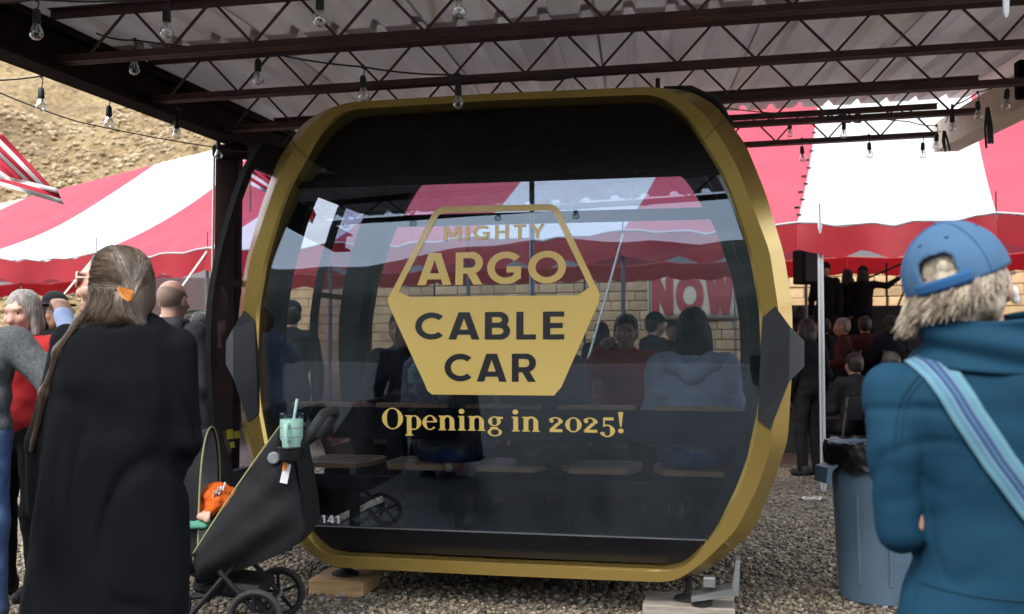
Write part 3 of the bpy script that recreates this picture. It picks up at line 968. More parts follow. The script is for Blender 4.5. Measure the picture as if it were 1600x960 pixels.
# loose stones
def stone_mat():
    m, n, out = newmat('loose_stones')
    b = n.nodes.new('ShaderNodeBsdfPrincipled'); b.inputs['Roughness'].default_value = 0.8
    at_ = n.nodes.new('ShaderNodeAttribute'); at_.attribute_name = 'tone'
    r = n.nodes.new('ShaderNodeValToRGB'); e = r.color_ramp.elements
    e[0].position = 0; e[0].color = (0.065, 0.058, 0.052, 1); e[1].position = 1; e[1].color = (0.62, 0.56, 0.46, 1)
    q = r.color_ramp.elements.new(0.35); q.color = (0.17, 0.138, 0.10, 1)
    q = r.color_ramp.elements.new(0.62); q.color = (0.33, 0.26, 0.165, 1)
    q = r.color_ramp.elements.new(0.85); q.color = (0.38, 0.355, 0.31, 1)
    lnk(n, at_.outputs['Fac'], r.inputs['Fac'])
    k = noise_node(n, 90, 3)
    mxx = n.nodes.new('ShaderNodeMix'); mxx.data_type = 'RGBA'; mxx.blend_type = 'MULTIPLY'; mxx.inputs['Factor'].default_value = 0.4
    lnk(n, r.outputs['Color'], mxx.inputs['A']); lnk(n, k.outputs['Fac'], mxx.inputs['B'])
    lnk(n, mxx.outputs['Result'], b.inputs['Base Color'])
    lnk(n, b.outputs['BSDF'], out.inputs['Surface'])
    return m
M['stones'] = stone_mat()
def stones(N, xr, yr, smin, smax, keep=None):
    bm = bmesh.new(); bmesh.ops.create_icosphere(bm, subdivisions=1, radius=1.0)
    base = np.array([v.co[:] for v in bm.verts]); tri = np.array([[v.index for v in f.verts] for f in bm.faces]); bm.free()
    xy = np.stack([RNG.uniform(*xr, N), RNG.uniform(*yr, N)], 1)
    if keep is not None: xy = xy[keep(xy)]
    N = len(xy); nb = len(base)
    siz = smin + (smax - smin) * RNG.random(N) ** 2.2
    sc = siz[:, None] * RNG.uniform(0.6, 1.15, (N, 3)); sc[:, 2] *= 0.7
    jit = RNG.uniform(0.78, 1.2, (N, nb, 1))
    P = base[None] * jit * sc[:, None]
    a = RNG.uniform(0, 2 * math.pi, N); c, s = np.cos(a), np.sin(a)
    tl = RNG.uniform(-0.5, 0.5, N); ct, st = np.cos(tl), np.sin(tl)
    x, y, z = P[..., 0], P[..., 1], P[..., 2]
    y, z = y * ct[:, None] - z * st[:, None], y * st[:, None] + z * ct[:, None]
    X = x * c[:, None] - y * s[:, None]; Y = x * s[:, None] + y * c[:, None]
    V = np.stack([X + xy[:, :1], Y + xy[:, 1:], z + (siz * RNG.uniform(0.1, 0.75, N))[:, None]], -1).reshape(-1, 3)
    T = (tri[None] + (np.arange(N) * nb)[:, None, None]).reshape(-1, 3)
    tone = np.repeat(np.clip(RNG.beta(2.0, 2.3, N), 0, 1), nb)
    return V, T, tone
def inside_feet(xy): return np.ones(len(xy), bool)
sets = [stones(60000, (-3.4, 3.3), (4.95, 8.0), 0.006, 0.021), stones(9000, (-4.5, 4.5), (8.0, 11.5), 0.010, 0.024)]
off = 0; VV, TT, TN = [], [], []
for V, T, t in sets:
    VV.append(V); TT.append(T + off); TN.append(t); off += len(V)
VV = np.concatenate(VV).astype(np.float32); TT = np.concatenate(TT).astype(np.int32); TN = np.concatenate(TN).astype(np.float32)
me = bpy.data.meshes.new('gravel')
me.vertices.add(len(VV)); me.vertices.foreach_set('co', VV.ravel())
me.loops.add(TT.size); me.loops.foreach_set('vertex_index', TT.ravel())
me.polygons.add(len(TT)); me.polygons.foreach_set('loop_start', np.arange(0, TT.size, 3, dtype=np.int32))
me.update(calc_edges=True); me.validate()
atr = me.attributes.new('tone', 'FLOAT', 'POINT'); atr.data.foreach_set('value', TN)
gv = link_mesh('gravel', me, M['stones']); tag(gv, 'loose grey and tan gravel stones covering the yard', 'gravel', kind='stuff')

# ================================================================== HILLSIDE
def hill_mat():
    m, n, out = newmat('dry_hillside')
    b = n.nodes.new('ShaderNodeBsdfPrincipled'); b.inputs['Roughness'].default_value = 0.95
    k = noise_node(n, 0.22, 9, 0.65)
    r = n.nodes.new('ShaderNodeValToRGB'); e = r.color_ramp.elements
    e[0].position = 0.30; e[0].color = (0.16, 0.112, 0.056, 1); e[1].position = 0.72; e[1].color = (0.42, 0.325, 0.18, 1)
    q = e.new(0.5); q.color = (0.30, 0.22, 0.112, 1)
    lnk(n, k.outputs['Fac'], r.inputs['Fac'])
    k2 = noise_node(n, 2.6, 8, 0.7)
    r2 = ramp(n, k2.outputs['Fac'], 0.38, (0.50, 0.47, 0.42), 0.60, (1.15, 1.12, 1.06))
    mxx = n.nodes.new('ShaderNodeMix'); mxx.data_type = 'RGBA'; mxx.blend_type = 'MULTIPLY'; mxx.inputs['Factor'].default_value = 1
    lnk(n, r.outputs['Color'], mxx.inputs['A']); lnk(n, r2.outputs['Color'], mxx.inputs['B'])
    lnk(n, mxx.outputs['Result'], b.inputs['Base Color'])
    bp = n.nodes.new('ShaderNodeBump'); bp.inputs['Strength'].default_value = 1.0; bp.inputs['Distance'].default_value = 0.35
    lnk(n, k2.outputs['Fac'], bp.inputs['Height']); lnk(n, bp.outputs['Normal'], b.inputs['Normal'])
    lnk(n, b.outputs['BSDF'], out.inputs['Surface'])
    return m
M['hill'] = hill_mat()
def hill_z(x, y):
    d = y - (31 - 0.1 * x)
    base = max(0.0, d) * 0.62 + min(0, d) * 0.2
    p = Vector((x * 0.11, y * 0.11, 0.3))
    gul = abs(mnoise.noise(Vector((x * 0.10 - y * 0.05, y * 0.035, 1.7))))
    return base + 1.6 * mnoise.fractal(p, 1.0, 2.1, 5) - 1.5 * gul * min(1, max(0, d) / 6) + 0.25 * mnoise.noise(Vector((x * 0.9, y * 0.9, 5)))
mb = MB()
mb.grid(lambda a, c: (-46 + 80 * a, 27 + 50 * c, hill_z(-46 + 80 * a, 27 + 50 * c) - 0.4), 190, 130)
hl = mb.build('hillside', M['hill'], None, 0); tag(hl, 'steep dry tan hillside behind the tents', 'hillside', kind='structure')
# stones lying on the slope
V, T, t = stones(14000, (-32, -2), (32, 60), 0.03, 0.26)
pos = V.reshape(-1, 12, 3)
cx = pos[:, :, :2].mean(1)
zz = np.array([hill_z(float(a), float(b)) - 0.4 for a, b in cx])
pos[:, :, 2] += (zz - 0.02)[:, None]
me = bpy.data.meshes.new('hillside_rocks')
me.from_pydata(pos.reshape(-1, 3).tolist(), [], T.tolist())
atr = me.attributes.new('tone', 'FLOAT', 'POINT'); atr.data.foreach_set('value', np.clip(t * 0.5 + 0.45, 0, 1).astype(np.float32))
M['rocks'] = pm('tan_rocks', (0.42, 0.34, 0.22), (0.22, 0.155, 0.085), 0.8, rough=0.9, bump=0.4, bscale=5)
hr = link_mesh('hillside_rocks', me, M['rocks']); tag(hr, 'pale rocks scattered over the dry slope', 'rocks', kind='stuff')
# the wooded ridge across the valley (behind the viewer, mirrored in the window)
M['ridge'] = pm('wooded_ridge', (0.020, 0.027, 0.016), (0.045, 0.045, 0.030), 0.08, rough=0.95, bump=0.8, bscale=0.5, bdist=1.0)
mb = MB()
def ridge(a, c):
    x = -110 + 220 * a; y = -45 - 60 * c
    return (x, y, -0.5 + (8 + 36 * c) * (0.75 + 0.3 * mnoise.fractal(Vector((x * 0.02, c, 0)), 1, 2, 4)) * min(1, c * 4))
mb.grid(ridge, 70, 24)
rd = mb.build('wooded_ridge', M['ridge'], None, 0); tag(rd, 'dark wooded ridge across the valley', 'ridge', kind='structure')

# ================================================================== SHELTER
M['steel'] = pm('red_oxide_steel', (0.105, 0.048, 0.040), (0.060, 0.030, 0.026), 5.0, rough=0.6, bump=0.15, bscale=35, rvar=0.15)
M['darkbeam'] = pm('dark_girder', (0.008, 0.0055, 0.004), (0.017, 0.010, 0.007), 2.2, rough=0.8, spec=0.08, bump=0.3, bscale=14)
M['tanbeam'] = pm('tan_painted_girder', (0.74, 0.67, 0.53), (0.60, 0.53, 0.41), 3.0, rough=0.7, bump=0.1, bscale=12)
def deck_mat():
    m, n, out = newmat('galvanised_deck')
    b = n.nodes.new('ShaderNodeBsdfPrincipled'); b.inputs['Metallic'].default_value = 0.1; b.inputs['Roughness'].default_value = 0.58
    k = noise_node(n, 3.0, 6, 0.6, (1, 0.18, 1))
    r = ramp(n, k.outputs['Fac'], 0.33, (0.68, 0.645, 0.635), 0.68, (0.87, 0.845, 0.84))
    k2 = noise_node(n, 1.4, 5, 0.6, (4, 0.12, 1))
    r2 = ramp(n, k2.outputs['Fac'], 0.60, (1, 1, 1), 0.74, (0.72, 0.60, 0.44))
    mxx = n.nodes.new('ShaderNodeMix'); mxx.data_type = 'RGBA'; mxx.blend_type = 'MULTIPLY'; mxx.inputs['Factor'].default_value = 0.7
    lnk(n, r.outputs['Color'], mxx.inputs['A']); lnk(n, r2.outputs['Color'], mxx.inputs['B'])
    lnk(n, mxx.outputs['Result'], b.inputs['Base Color'])
    k3 = noise_node(n, 9, 3)
    bp = n.nodes.new('ShaderNodeBump'); bp.inputs['Strength'].default_value = 0.15; bp.inputs['Distance'].default_value = 0.01
    lnk(n, k3.outputs['Fac'], bp.inputs['Height']); lnk(n, bp.outputs['Normal'], b.inputs['Normal'])
    t = n.nodes.new('ShaderNodeBsdfTranslucent'); lnk(n, mxx.outputs['Result'], t.inputs['Color'])     # translucency added to brighten the underside of the metal deck
    ms = n.nodes.new('ShaderNodeMixShader'); ms.inputs['Fac'].default_value = 0.17
    lnk(n, b.outputs['BSDF'], ms.inputs[1]); lnk(n, t.outputs['BSDF'], ms.inputs[2])
    lnk(n, ms.outputs['Shader'], out.inputs['Surface'])
    return m
M['deck'] = deck_mat()
JB, JK, JW = 1.25, 0.05, 0.26              # chord height over the eye at D = 0, rise per metre, web height
JDIR = Vector((1.0, -0.127, 0.030))
def joist_pt(D, px=1200):
    """bottom chord of the joist at depth D (measured on column px)"""
    X = (px - 800) / FPX * D
    return Vector((X, D, EYE.z + JB + JK * D))
def on_joist(D, X):
    p = joist_pt(D); return p + JDIR * (X - p.x)
SHL = Vector((-1.91, 6.92, 0))
shelter = thing('shelter', 'open steel shelter with corrugated metal roof and red brown bar joists', 'shelter', SHL)
# side girders run square to the joists
GD = Vector((0.14, 1.0, 0.0))
def left_x(y): return -2.22 + 0.14 * (y - 4.73)
def right_x(y): return 3.40 + 0.13 * (y - 7.88)
jD = [3.38, 4.31, 5.22, 6.18, 7.10, 8.05]
for D in jD:
    p0 = joist_pt(D)
    # ends where the girders stand
    xl = left_x(D + 0.35) - 0.05
    a = p0 + JDIR * (xl - p0.x); xl = left_x(a.y); a = p0 + JDIR * (xl - p0.x)
    xr = right_x(D - 0.2); b = p0 + JDIR * (xr - p0.x)
    dv = (b - a); L = dv.length; d = dv / L
    side = d.cross(Vector((0, 0, 1))).normalized()
    mb = MB()
    for sg in (-1, 1):                          # pair of angles
        mb.bar(a + side * sg * 0.019, b + side * sg * 0.019, 0.032, 0.006)
        mb.bar(a + side * sg * 0.007 + Vector((0, 0, 0.022)), b + side * sg * 0.007 + Vector((0, 0, 0.022)), 0.006, 0.036)
    j = mb.build('joist', M['steel'], shelter)
    up = Vector((0, 0, JW))
    mb = MB()
    for sg in (-1, 1):
        mb.bar(a + up + side * sg * 0.019, b + up + side * sg * 0.019, 0.032, 0.006)
        mb.bar(a + up + side * sg * 0.007 - Vector((0, 0, 0.022)), b + up + side * sg * 0.007 - Vector((0, 0, 0.022)), 0.006, 0.036)
    mb.build('top_chord', M['steel'], j)
    pitch = 0.41; nn = int(L / pitch)
    ph = (D * 0.37) % 0.2
    for k in range(nn + 1):
        s0 = ph + k * pitch
        for (sa, sb) in ((s0, s0 + 0.185), (s0 + 0.225, s0 + 0.41)):
            if sb > L: continue
            p, q = (a + d * sa, a + d * sb)
            if sa == s0: p, q = p + Vector((0, 0, 0.03)), q + up - Vector((0, 0, 0.03))
            else: p, q = p + up - Vector((0, 0, 0.03)), q + Vector((0, 0, 0.03))
            MB().tube([p, q], 0.0075, 6).build('web_bar', M['steel'], j)
# corrugated deck, one sheet per 0.9 m cover
mbn = 0
DN = Vector((0.127, 1.0, JK)).normalized()      # ribs run this way
y0d, y1d = 2.9, 12.42
def deck_pt(s, t):
    """s metres along the joists, t metres along the ribs, from the sheet's origin"""
    o = joist_pt(4.31, 1200) + Vector((0, 0, JW + 0.036))
    return o + JDIR * s + DN * t
ribs = [(0.0, 0), (0.150, 0), (0.160, 0.045), (0.202, 0.045), (0.212, 0)]
def sheet(s0, t0, t1):
    mb = MB()
    prof = []
    for r in range(4):
        for ds, dz in ribs[:-1]: prof.append((s0 + r * 0.225 + ds, dz))
    prof.append((s0 + 0.914, 0.0))
    prof = [(s, z + 0.0) for s, z in prof]
    n = len(prof); nt_ = 6
    for t_i in (0,):
        vs = []
        for i in range(nt_ + 1):
            t = t0 + (t1 - t0) * i / nt_
            for s, z in prof:
                vs.append(deck_pt(s, t) + Vector((0, 0, z + 0.002 * math.sin(s * 31 + i))))
        fs = [(i * n + k, i * n + k + 1, (i + 1) * n + k + 1, (i + 1) * n + k) for i in range(nt_) for k in range(n - 1)]
        mb.add(vs, fs)
    o = mb.build('roof_sheet', M['deck'], shelter)
    solidify(o, 0.0015, 1)
    return o
for k in range(-4, 3):
    s0 = k * 0.9 + 0.12
    # joists at depth D sit at t ~ D - 6.54 on this line
    sheet(s0, -1.45, 0.9)
    if True:
        o = sheet(s0, 0.78, 3.95)
        o.location.z += 0.006
# left girder, brace and post
def zg(p): return on_joist(p.y + 0.127 * (p.x - joist_pt(p.y).x) if False else p.y, p.x).z
def joist_z(x, y):
    # height of the bottom chord plane above (x, y)
    D = y
    for _ in range(6):
        p = joist_pt(D); D += (y - (p.y - 0.127 * (x - p.x)))
    p = joist_pt(D)
    return p.z + 0.030 * (x - p.x)
mb = MB()
pa = Vector((left_x(3.0), 3.0, 0)); pb = Vector((left_x(8.6), 8.6, 0))
pa.z = joist_z(pa.x, pa.y) + 0.065; pb.z = joist_z(pb.x, pb.y) + 0.065
sd = (pb - pa).normalized().cross(Vector((0, 0, 1)))
mb.bar(pa, pb, 0.04, 0.20)
mb.bar(pa + Vector((0, 0, 0.10)), pb + Vector((0, 0, 0.10)), 0.14, 0.02)
mb.bar(pa - Vector((0, 0, 0.10)), pb - Vector((0, 0, 0.10)), 0.14, 0.02)
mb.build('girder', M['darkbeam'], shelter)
fz = MB()
pe = pa + Vector((-0.16, 0, 0.13)); pf = pb + Vector((-0.16, 0, 0.13))
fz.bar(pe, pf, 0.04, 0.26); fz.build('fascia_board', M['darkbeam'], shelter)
y = 6.92
x = left_x(y) - 0.065; zt_ = joist_z(x, y) - 0.05
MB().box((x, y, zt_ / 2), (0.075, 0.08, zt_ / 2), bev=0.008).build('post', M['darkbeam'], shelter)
MB().tube([(x - 0.086, y - 0.075, 0.02), (x - 0.086, y - 0.075, zt_ - 0.02)], 0.009, 8).build('conduit', M['aluminium'], shelter)
MB().box((x + 0.03, y - 0.06, zt_ - 0.05), (0.12, 0.06, 0.045), bev=0.015).build('post_cap', M['darkbeam'], shelter)
# right girder: tan painted with a rounded end
ra = Vector((right_x(8.3), 8.3, 0)); rb = Vector((right_x(3.0), 3.0, 0))
ra += Vector((0.16, 0, 0)); rb += Vector((0.16, 0, 0))
ra.z = joist_z(ra.x, ra.y) + 0.05; rb.z = joist_z(rb.x, rb.y) + 0.05
dd = (rb - ra).normalized(); sd = dd.cross(Vector((0, 0, 1))).normalized()
poly = [ra + dd * (0.14 - 0.14 * math.sin(math.pi * i / 8)) + Vector((0, 0, 0.115 * math.cos(math.pi * i / 8))) for i in range(9)]
poly += [rb - Vector((0, 0, 0.115)), rb + Vector((0, 0, 0.115))]
mb = MB()
mb.prism([p - sd * 0.08 for p in poly], sd * 0.16)
mb.build('end_girder', M['tanbeam'], shelter)
MB().bar(ra + dd * 0.1 - Vector((0, 0, 0.123)), rb - Vector((0, 0, 0.123)), 0.19, 0.012).build('girder_flange', M['tanbeam'], shelter)
xr_ = right_x(6.15); zt_ = joist_z(xr_, 6.15)
MB().box((xr_ - 0.02, 6.1, zt_ + 0.05), (0.03, 0.04, 0.12), bev=0.012).build('hanger_bracket', M['darkbeam'], shelter)


# two small floodlights on the last joist
for px in (1322, 1338):
    p = at(px, 187, 7.9)
    MB().box(p, (0.036, 0.035, 0.023), rot=(0.5, 0, 0.3), bev=0.01).build('floodlight', M['blackpaint'], shelter)

# ================================================================== TENT
TYAW = math.atan(0.388)
TS = 1.25
TE = Vector((0.0, 8.53 * TS, 0)); TT_ = Vector((math.cos(TYAW), -math.sin(TYAW), 0)); TN_ = Vector((math.sin(TYAW), math.cos(TYAW), 0))
def canvas(name, c, tc, var):
    return pm(name, c, tuple(x * var for x in c), 1.2, rough=0.75, spec=0.25, bump=0.55, bscale=2.2, bstretch=(1.6, 0.6, 1), bdist=0.08, translucent=0.16, tcol=tc)
M['canvas_red'] = canvas('faded_red_canvas', (0.41, 0.058, 0.088), (0.50, 0.08, 0.12), 0.84)
M['canvas_white'] = canvas('white_canvas', (0.53, 0.53, 0.54), (0.56, 0.57, 0.59), 0.88)
M['valance'] = pm('red_valance', (0.33, 0.012, 0.024), (0.26, 0.010, 0.019), 2.0, rough=0.55, spec=0.3, bump=0.2, bscale=5, bdist=0.02, translucent=0.32, tcol=(0.62, 0.02, 0.03))
M['polepaint'] = pm('grey_pole', (0.10, 0.105, 0.11), (0.16, 0.16, 0.165), 6, rough=0.45, metal=0.5)
M['galv'] = pm('galvanised_pole', (0.42, 0.44, 0.46), (0.55, 0.57, 0.59), 5, rough=0.4, metal=0.6, stretch=(1, 1, 0.2))
M['rope'] = pm('white_rope', (0.62, 0.61, 0.57), (0.5, 0.49, 0.45), 40, rough=0.9, bump=0.3, bscale=120)
PW = 1.39 * TS
def seam(k): return -4.58 * TS + PW * k - (0.0 if k >= 0 else 0.62 if k == -1 else 1.8)     # k = 0 is the seam over the left pole
TW1, TW2 = 3.0 * TS, 10.0                 # ridge and far eave, from the near eave
ZE1, ZRG, ZE2 = 2.57, 5.10, 3.12
def tent_z(s, w):
    hip = max(0.0, min(1.0, (s + 22) / 18.0))
    zr = ZE1 + (ZRG - ZE1) * hip
    q = (s + 4.58 * TS) / PW; f = q - math.floor(q)
    scall = -0.06 * math.sin(math.pi * f) ** 0.8
    if w < TW1:
        t = w / TW1; z = ZE1 + (zr - ZE1) * t - 0.24 * math.sin(math.pi * t) * hip + scall * (1 - t) ** 2
    else:
        t = (w - TW1) / (TW2 - TW1); z = zr + (ZE2 - zr) * t - 0.2 * math.sin(math.pi * t) * hip + scall * t ** 3
    # tension creases
    z += 0.026 * math.sin(7 * math.pi * f + w * 2.0) * math.exp(-(w / TW1) * 1.6) * math.sin(math.pi * f)
    z += 0.017 * mnoise.noise(Vector((s * 2.2, w * 0.8, 2.0)))
    return z
def tent_pt(s, w, dz=0.0):
    p = TE + TT_ * s + TN_ * w
    return Vector((p.x, p.y, tent_z(s, w) + dz))
tent = thing('marquee_tent', 'large red and white striped pole tent with scalloped red valance', 'tent', TE + TT_ * seam(5))
for k in range(-8, 10):
    s0, s1 = seam(k), seam(k + 1)
    white = (k % 2 != 0)
    for (wa, wb, nw) in ((0, TW1, 22), (TW1, TW2, 20)):
        mb = MB(); mb.grid(lambda a, c: tent_pt(s0 + (s1 - s0) * a, wa + (wb - wa) * c), 14, nw)
        o = mb.build('canopy_panel', M['canvas_white' if white else 'canvas_red'], tent, 0)
    for (w, out_, drop) in ((0.0, -1, 0.30), (TW2, 1, 0.34)):
        mb = MB()
        def vp(a, c):
            s = s0 + (s1 - s0) * a
            p = tent_pt(s, w)
            f = (s - s0) / (s1 - s0)
            sc_ = 0.045 * abs(math.sin(3 * math.pi * f))
            h = (drop - 0.045 + sc_) * c
            rip = 0.030 * math.sin(11 * f + k * 1.7) * c + 0.02 * mnoise.noise(Vector((s * 3, w, 0))) * c
            return p + TN_ * out_ * (0.015 + 0.05 * c + rip) + Vector((0, 0, -h - 0.002))
        mb.grid(vp, 36, 6)
        mb.build('valance', M['valance'], tent, 0)
    # rope edge
    MB().tube([tent_pt(s0 + (s1 - s0) * i / 10, -0.012, 0.012) for i in range(11)], 0.012, 6).build('eave_webbing', M['canvas_white'], tent)
for k in range(-7, 10):
    s = seam(k)
    if k == 5: s += 0.21
    p = tent_pt(s, 0.0); q = tent_pt(s, TW2)
    m_ = M['galv'] if k == 5 else M['polepaint']
    r_ = 0.028 if k == 5 else 0.022
    MB().tube([(p.x, p.y, 0.0), (p.x, p.y, p.z + 0.01)], r_, 12).build('eave_pole', m_, tent)
    MB().tube([(p.x, p.y, p.z - 0.01), (p.x, p.y, p.z + 0.20)], 0.006, 6).build('pole_pin', M['blackpaint'], tent)
    if k % 2 == 0:
        MB().tube([(q.x, q.y, 0.0), (q.x, q.y, q.z)], 0.022, 10).build('eave_pole', M['polepaint'], tent)
for k, dx in ((0, -0.25), (1, -0.2), (4, -0.35)):
    s = seam(k); p = tent_pt(s, 0.0) + Vector((0, -0.02, -0.04))
    e = TE + TT_ * (s + dx) - TN_ * 2.4
    e.z = 0.0
    if k == 4: e = TE + TT_ * (s - 0.55) - TN_ * 0.75; e.z = 0.0
    MB().tube([p + (e - p) * i / 6 + Vector((0, 0, -0.05 * math.sin(math.pi * i / 6))) for i in range(7)], 0.011, 6).build('guy_rope', M['rope'], tent)
# lacing eyelets along one seam
for i in range(14):
    p = tent_pt(seam(5) + 0.0, 0.2 + i * 0.21, 0.014)
    MB().box(p + TT_ * (0.018 * (-1) ** i - 0.02), (0.026, 0.013, 0.008), rot=(0.3, 0, 0.5 * (-1) ** i), bev=0.003).build('lacing_toggle', M['blackpaint'], tent)

# ================================================================== STONE WALL, STAGE, BANNER
def stone_block_mat():
    return pm('sandstone', (0.50, 0.35, 0.19), (0.36, 0.23, 0.115), 2.5, rough=0.9, bump=0.35, bscale=22, detail=6, random_tint=0.22, bdist=0.02)
M['sandstone'] = stone_block_mat()
M['mortar'] = pm('mortar', (0.34, 0.28, 0.20), (0.24, 0.19, 0.13), 4, rough=0.95, bump=0.3, bscale=30)
WW = 12.0
wl = TE + TN_ * WW
wall = thing('stone_wall', 'long sandstone block wall behind the tent', 'wall', (wl.x, wl.y, 0))
def wall_pt(s, dz, d=0.0):
    p = TE + TT_ * s + TN_ * (WW + d); return Vector((p.x, p.y, dz))
rotw = Matrix.Rotation(-TYAW, 3, 'Z')
MB().box(wall_pt(-0.6, 1.9, 0.22), (13.4, 0.18, 1.9), rot=rotw.to_4x4()).build('core', M['mortar'], wall)
bm_ = {}
def block_mesh(L):
    key = round(L, 2)
    if key not in bm_:
        bm_[key] = MB().box((0, 0, 0), (L / 2 - 0.006, 0.07, 0.102), bev=0.012).mesh('block'); bm_[key].materials.append(M['sandstone'])
    return bm_[key]
rs = random.Random(5)
rest = MB(); cand = []
for row in range(17):
    z = 0.11 + row * 0.22; s = -13.8 + rs.random() * 0.2
    while s < 12.6:
        L = rs.choice((0.34, 0.42, 0.52, 0.62)); c = s + L / 2
        cand.append((c, z, L, rs.uniform(-0.008, 0.014), rs.uniform(-0.02, 0.02)))
        s += L
# rows that show under the valance become single blocks, the others one mass
def vis(c):
    p = wall_pt(c[0], c[1]); d = p - EYE
    px = 800 + FPX * d.x / d.y; py = 545 - FPX * d.z / d.y
    return (py > 425) and (py < 540) and (0 <= px <= 140 or 640 <= px <= 1180 or 1235 <= px <= 1430)
vb = [c for c in cand if vis(c)]
vb.sort(key=lambda c: (wall_pt(c[0], c[1]) - EYE).length)
sel = set(vb[:290])
for c in cand:
    p = wall_pt(c[0], c[1], -c[3])
    if c in sel:
        o = bpy.data.objects.new('block', block_mesh(c[2])); COL.objects.link(o); o.parent = wall
        o.location = p - ORG[wall.name]; o.rotation_euler = (0, c[4] * 0.4, -TYAW + c[4])
    else:
        rest.box(p, (c[2] / 2 - 0.006, 0.07, 0.102), rot=rotw.to_4x4())
tag(rest.build('block_courses', M['sandstone'], wall), kind='stuff')

M['banner'] = pm('cream_banner', (0.58, 0.50, 0.36), (0.50, 0.42, 0.29), 2, rough=0.7, bump=0.1, bscale=5, bdist=0.03)
M['banner_red'] = pm('banner_red_print', (0.33, 0.035, 0.035), (0.27, 0.03, 0.03), 2, rough=0.7)
def wall_coord(px, d):
    """s along the wall plane (d in front of it) seen at column px"""
    w = WW - d
    # solve D so that point lies on the plane
    r = ray(px, 500); r = r / r.y
    t = (w - (Vector((0, 0, 0)) - TE).dot(TN_)) / r.dot(TN_)
    p = r * t
    return (p - TE).dot(TT_), p.y
def wall_z(py, D): return EYE.z + (545 - py) / FPX * D
def banner(px0, px1, py0, py1, text, tp, label):
    s0, D0 = wall_coord(px0, 0.12); s1, D1 = wall_coord(px1, 0.12)
    z0, z1 = wall_z(py1, (D0 + D1) / 2), wall_z(py0, (D0 + D1) / 2)
    b = thing('banner', label, 'banner', wall_pt(s0, z0, -0.12))
    mb = MB(); mb.grid(lambda a, c: wall_pt(s0 + (s1 - s0) * a, z0 + (z1 - z0) * c, -0.12 + 0.012 * math.sin(9 * a) * (1 - c * 0.6)), 24, 6)
    o = mb.build('cloth', M['banner'], b, 0); solidify(o, 0.003, 1)
    hh = (z1 - z0) * 0.78; zz0 = z0 + (z1 - z0) * 0.12
    adv = [0.80, 1.0, 1.0]; gap = 0.14; tot = sum(adv[:len(text)]) + gap * (len(text) - 1)
    k = (s1 - s0) * 0.90 / (tot * hh); x = s0 + (s1 - s0) * 0.06
    for ch, ad in zip(text, adv):
        fn = lambda u, z, e=0.0, x=x: wall_pt(x + (u - x) * k, z, -0.145 + e * 3)
        I = Ink(fn); sans(I, ch, x, hh, zz0, 0.30)
        I.mb.build('letter', M['banner_red'], b)
        x += (ad + gap) * hh * k
    MB().tube([wall_pt(s0, z1 + 0.01, -0.13), wall_pt(s1, z1 + 0.01, -0.13)], 0.018, 8).build('top_rail', M['polepaint'], b)
    for sx in (s0 + 0.05, s1 - 0.05):
        MB().tube([wall_pt(sx, 0.0, -0.13), wall_pt(sx, z1 + 0.02, -0.13)], 0.018, 8).build('banner_post', M['polepaint'], b)
    return b
banner(1012, 1152, 424, 500, 'NOW', None, 'cream cloth banner with big red letters NOW on the stone wall')
# ================================================================== STRING LIGHTS
def bulb_glass():
    m, n, out = newmat('bulb_glass')
    tr = n.nodes.new('ShaderNodeBsdfTransparent'); tr.inputs['Color'].default_value = (0.9, 0.92, 0.93, 1)
    gl = n.nodes.new('ShaderNodeBsdfGlossy'); gl.inputs['Roughness'].default_value = 0.05
    lw = n.nodes.new('ShaderNodeLayerWeight'); lw.inputs['Blend'].default_value = 0.62
    ms = n.nodes.new('ShaderNodeMixShader')
    lnk(n, lw.outputs['Facing'], ms.inputs['Fac']); lnk(n, tr.outputs['BSDF'], ms.inputs[1]); lnk(n, gl.outputs['BSDF'], ms.inputs[2])
    lnk(n, ms.outputs['Shader'], out.inputs['Surface'])
    return m
M['bulb'] = bulb_glass()
M['cord'] = pm('black_cord', (0.010, 0.010, 0.011), (0.016, 0.016, 0.017), 20, rough=0.6)
M['filament'] = pm('lamp_stem', (0.55, 0.50, 0.42), None, 10, rough=0.4)
_bm = {}
def shared(key, mk, mat):
    if key not in _bm:
        me = mk(); me.materials.append(mat); _bm[key] = me
    return _bm[key]
def socket_mesh():
    mb = MB(); mb.lathe([(0.008, 0.012), (0.013, 0.008), (0.016, -0.006), (0.017, -0.044), (0.015, -0.048)], (0, 0, 0), 12); m = mb.mesh('socket'); m.set_sharp_from_angle(angle=R(35)); return m
def bulb_mesh():
    mb = MB(); mb.lathe([(0.013, -0.046), (0.015, -0.056), (0.022, -0.070), (0.0265, -0.086), (0.025, -0.100), (0.017, -0.110), (0.006, -0.114)], (0, 0, 0), 16); return mb.mesh('bulb')
def stem_mesh():
    mb = MB(); mb.lathe([(0.006, -0.045), (0.004, -0.075), (0.002, -0.088)], (0, 0, 0), 8); return mb.mesh('filament')
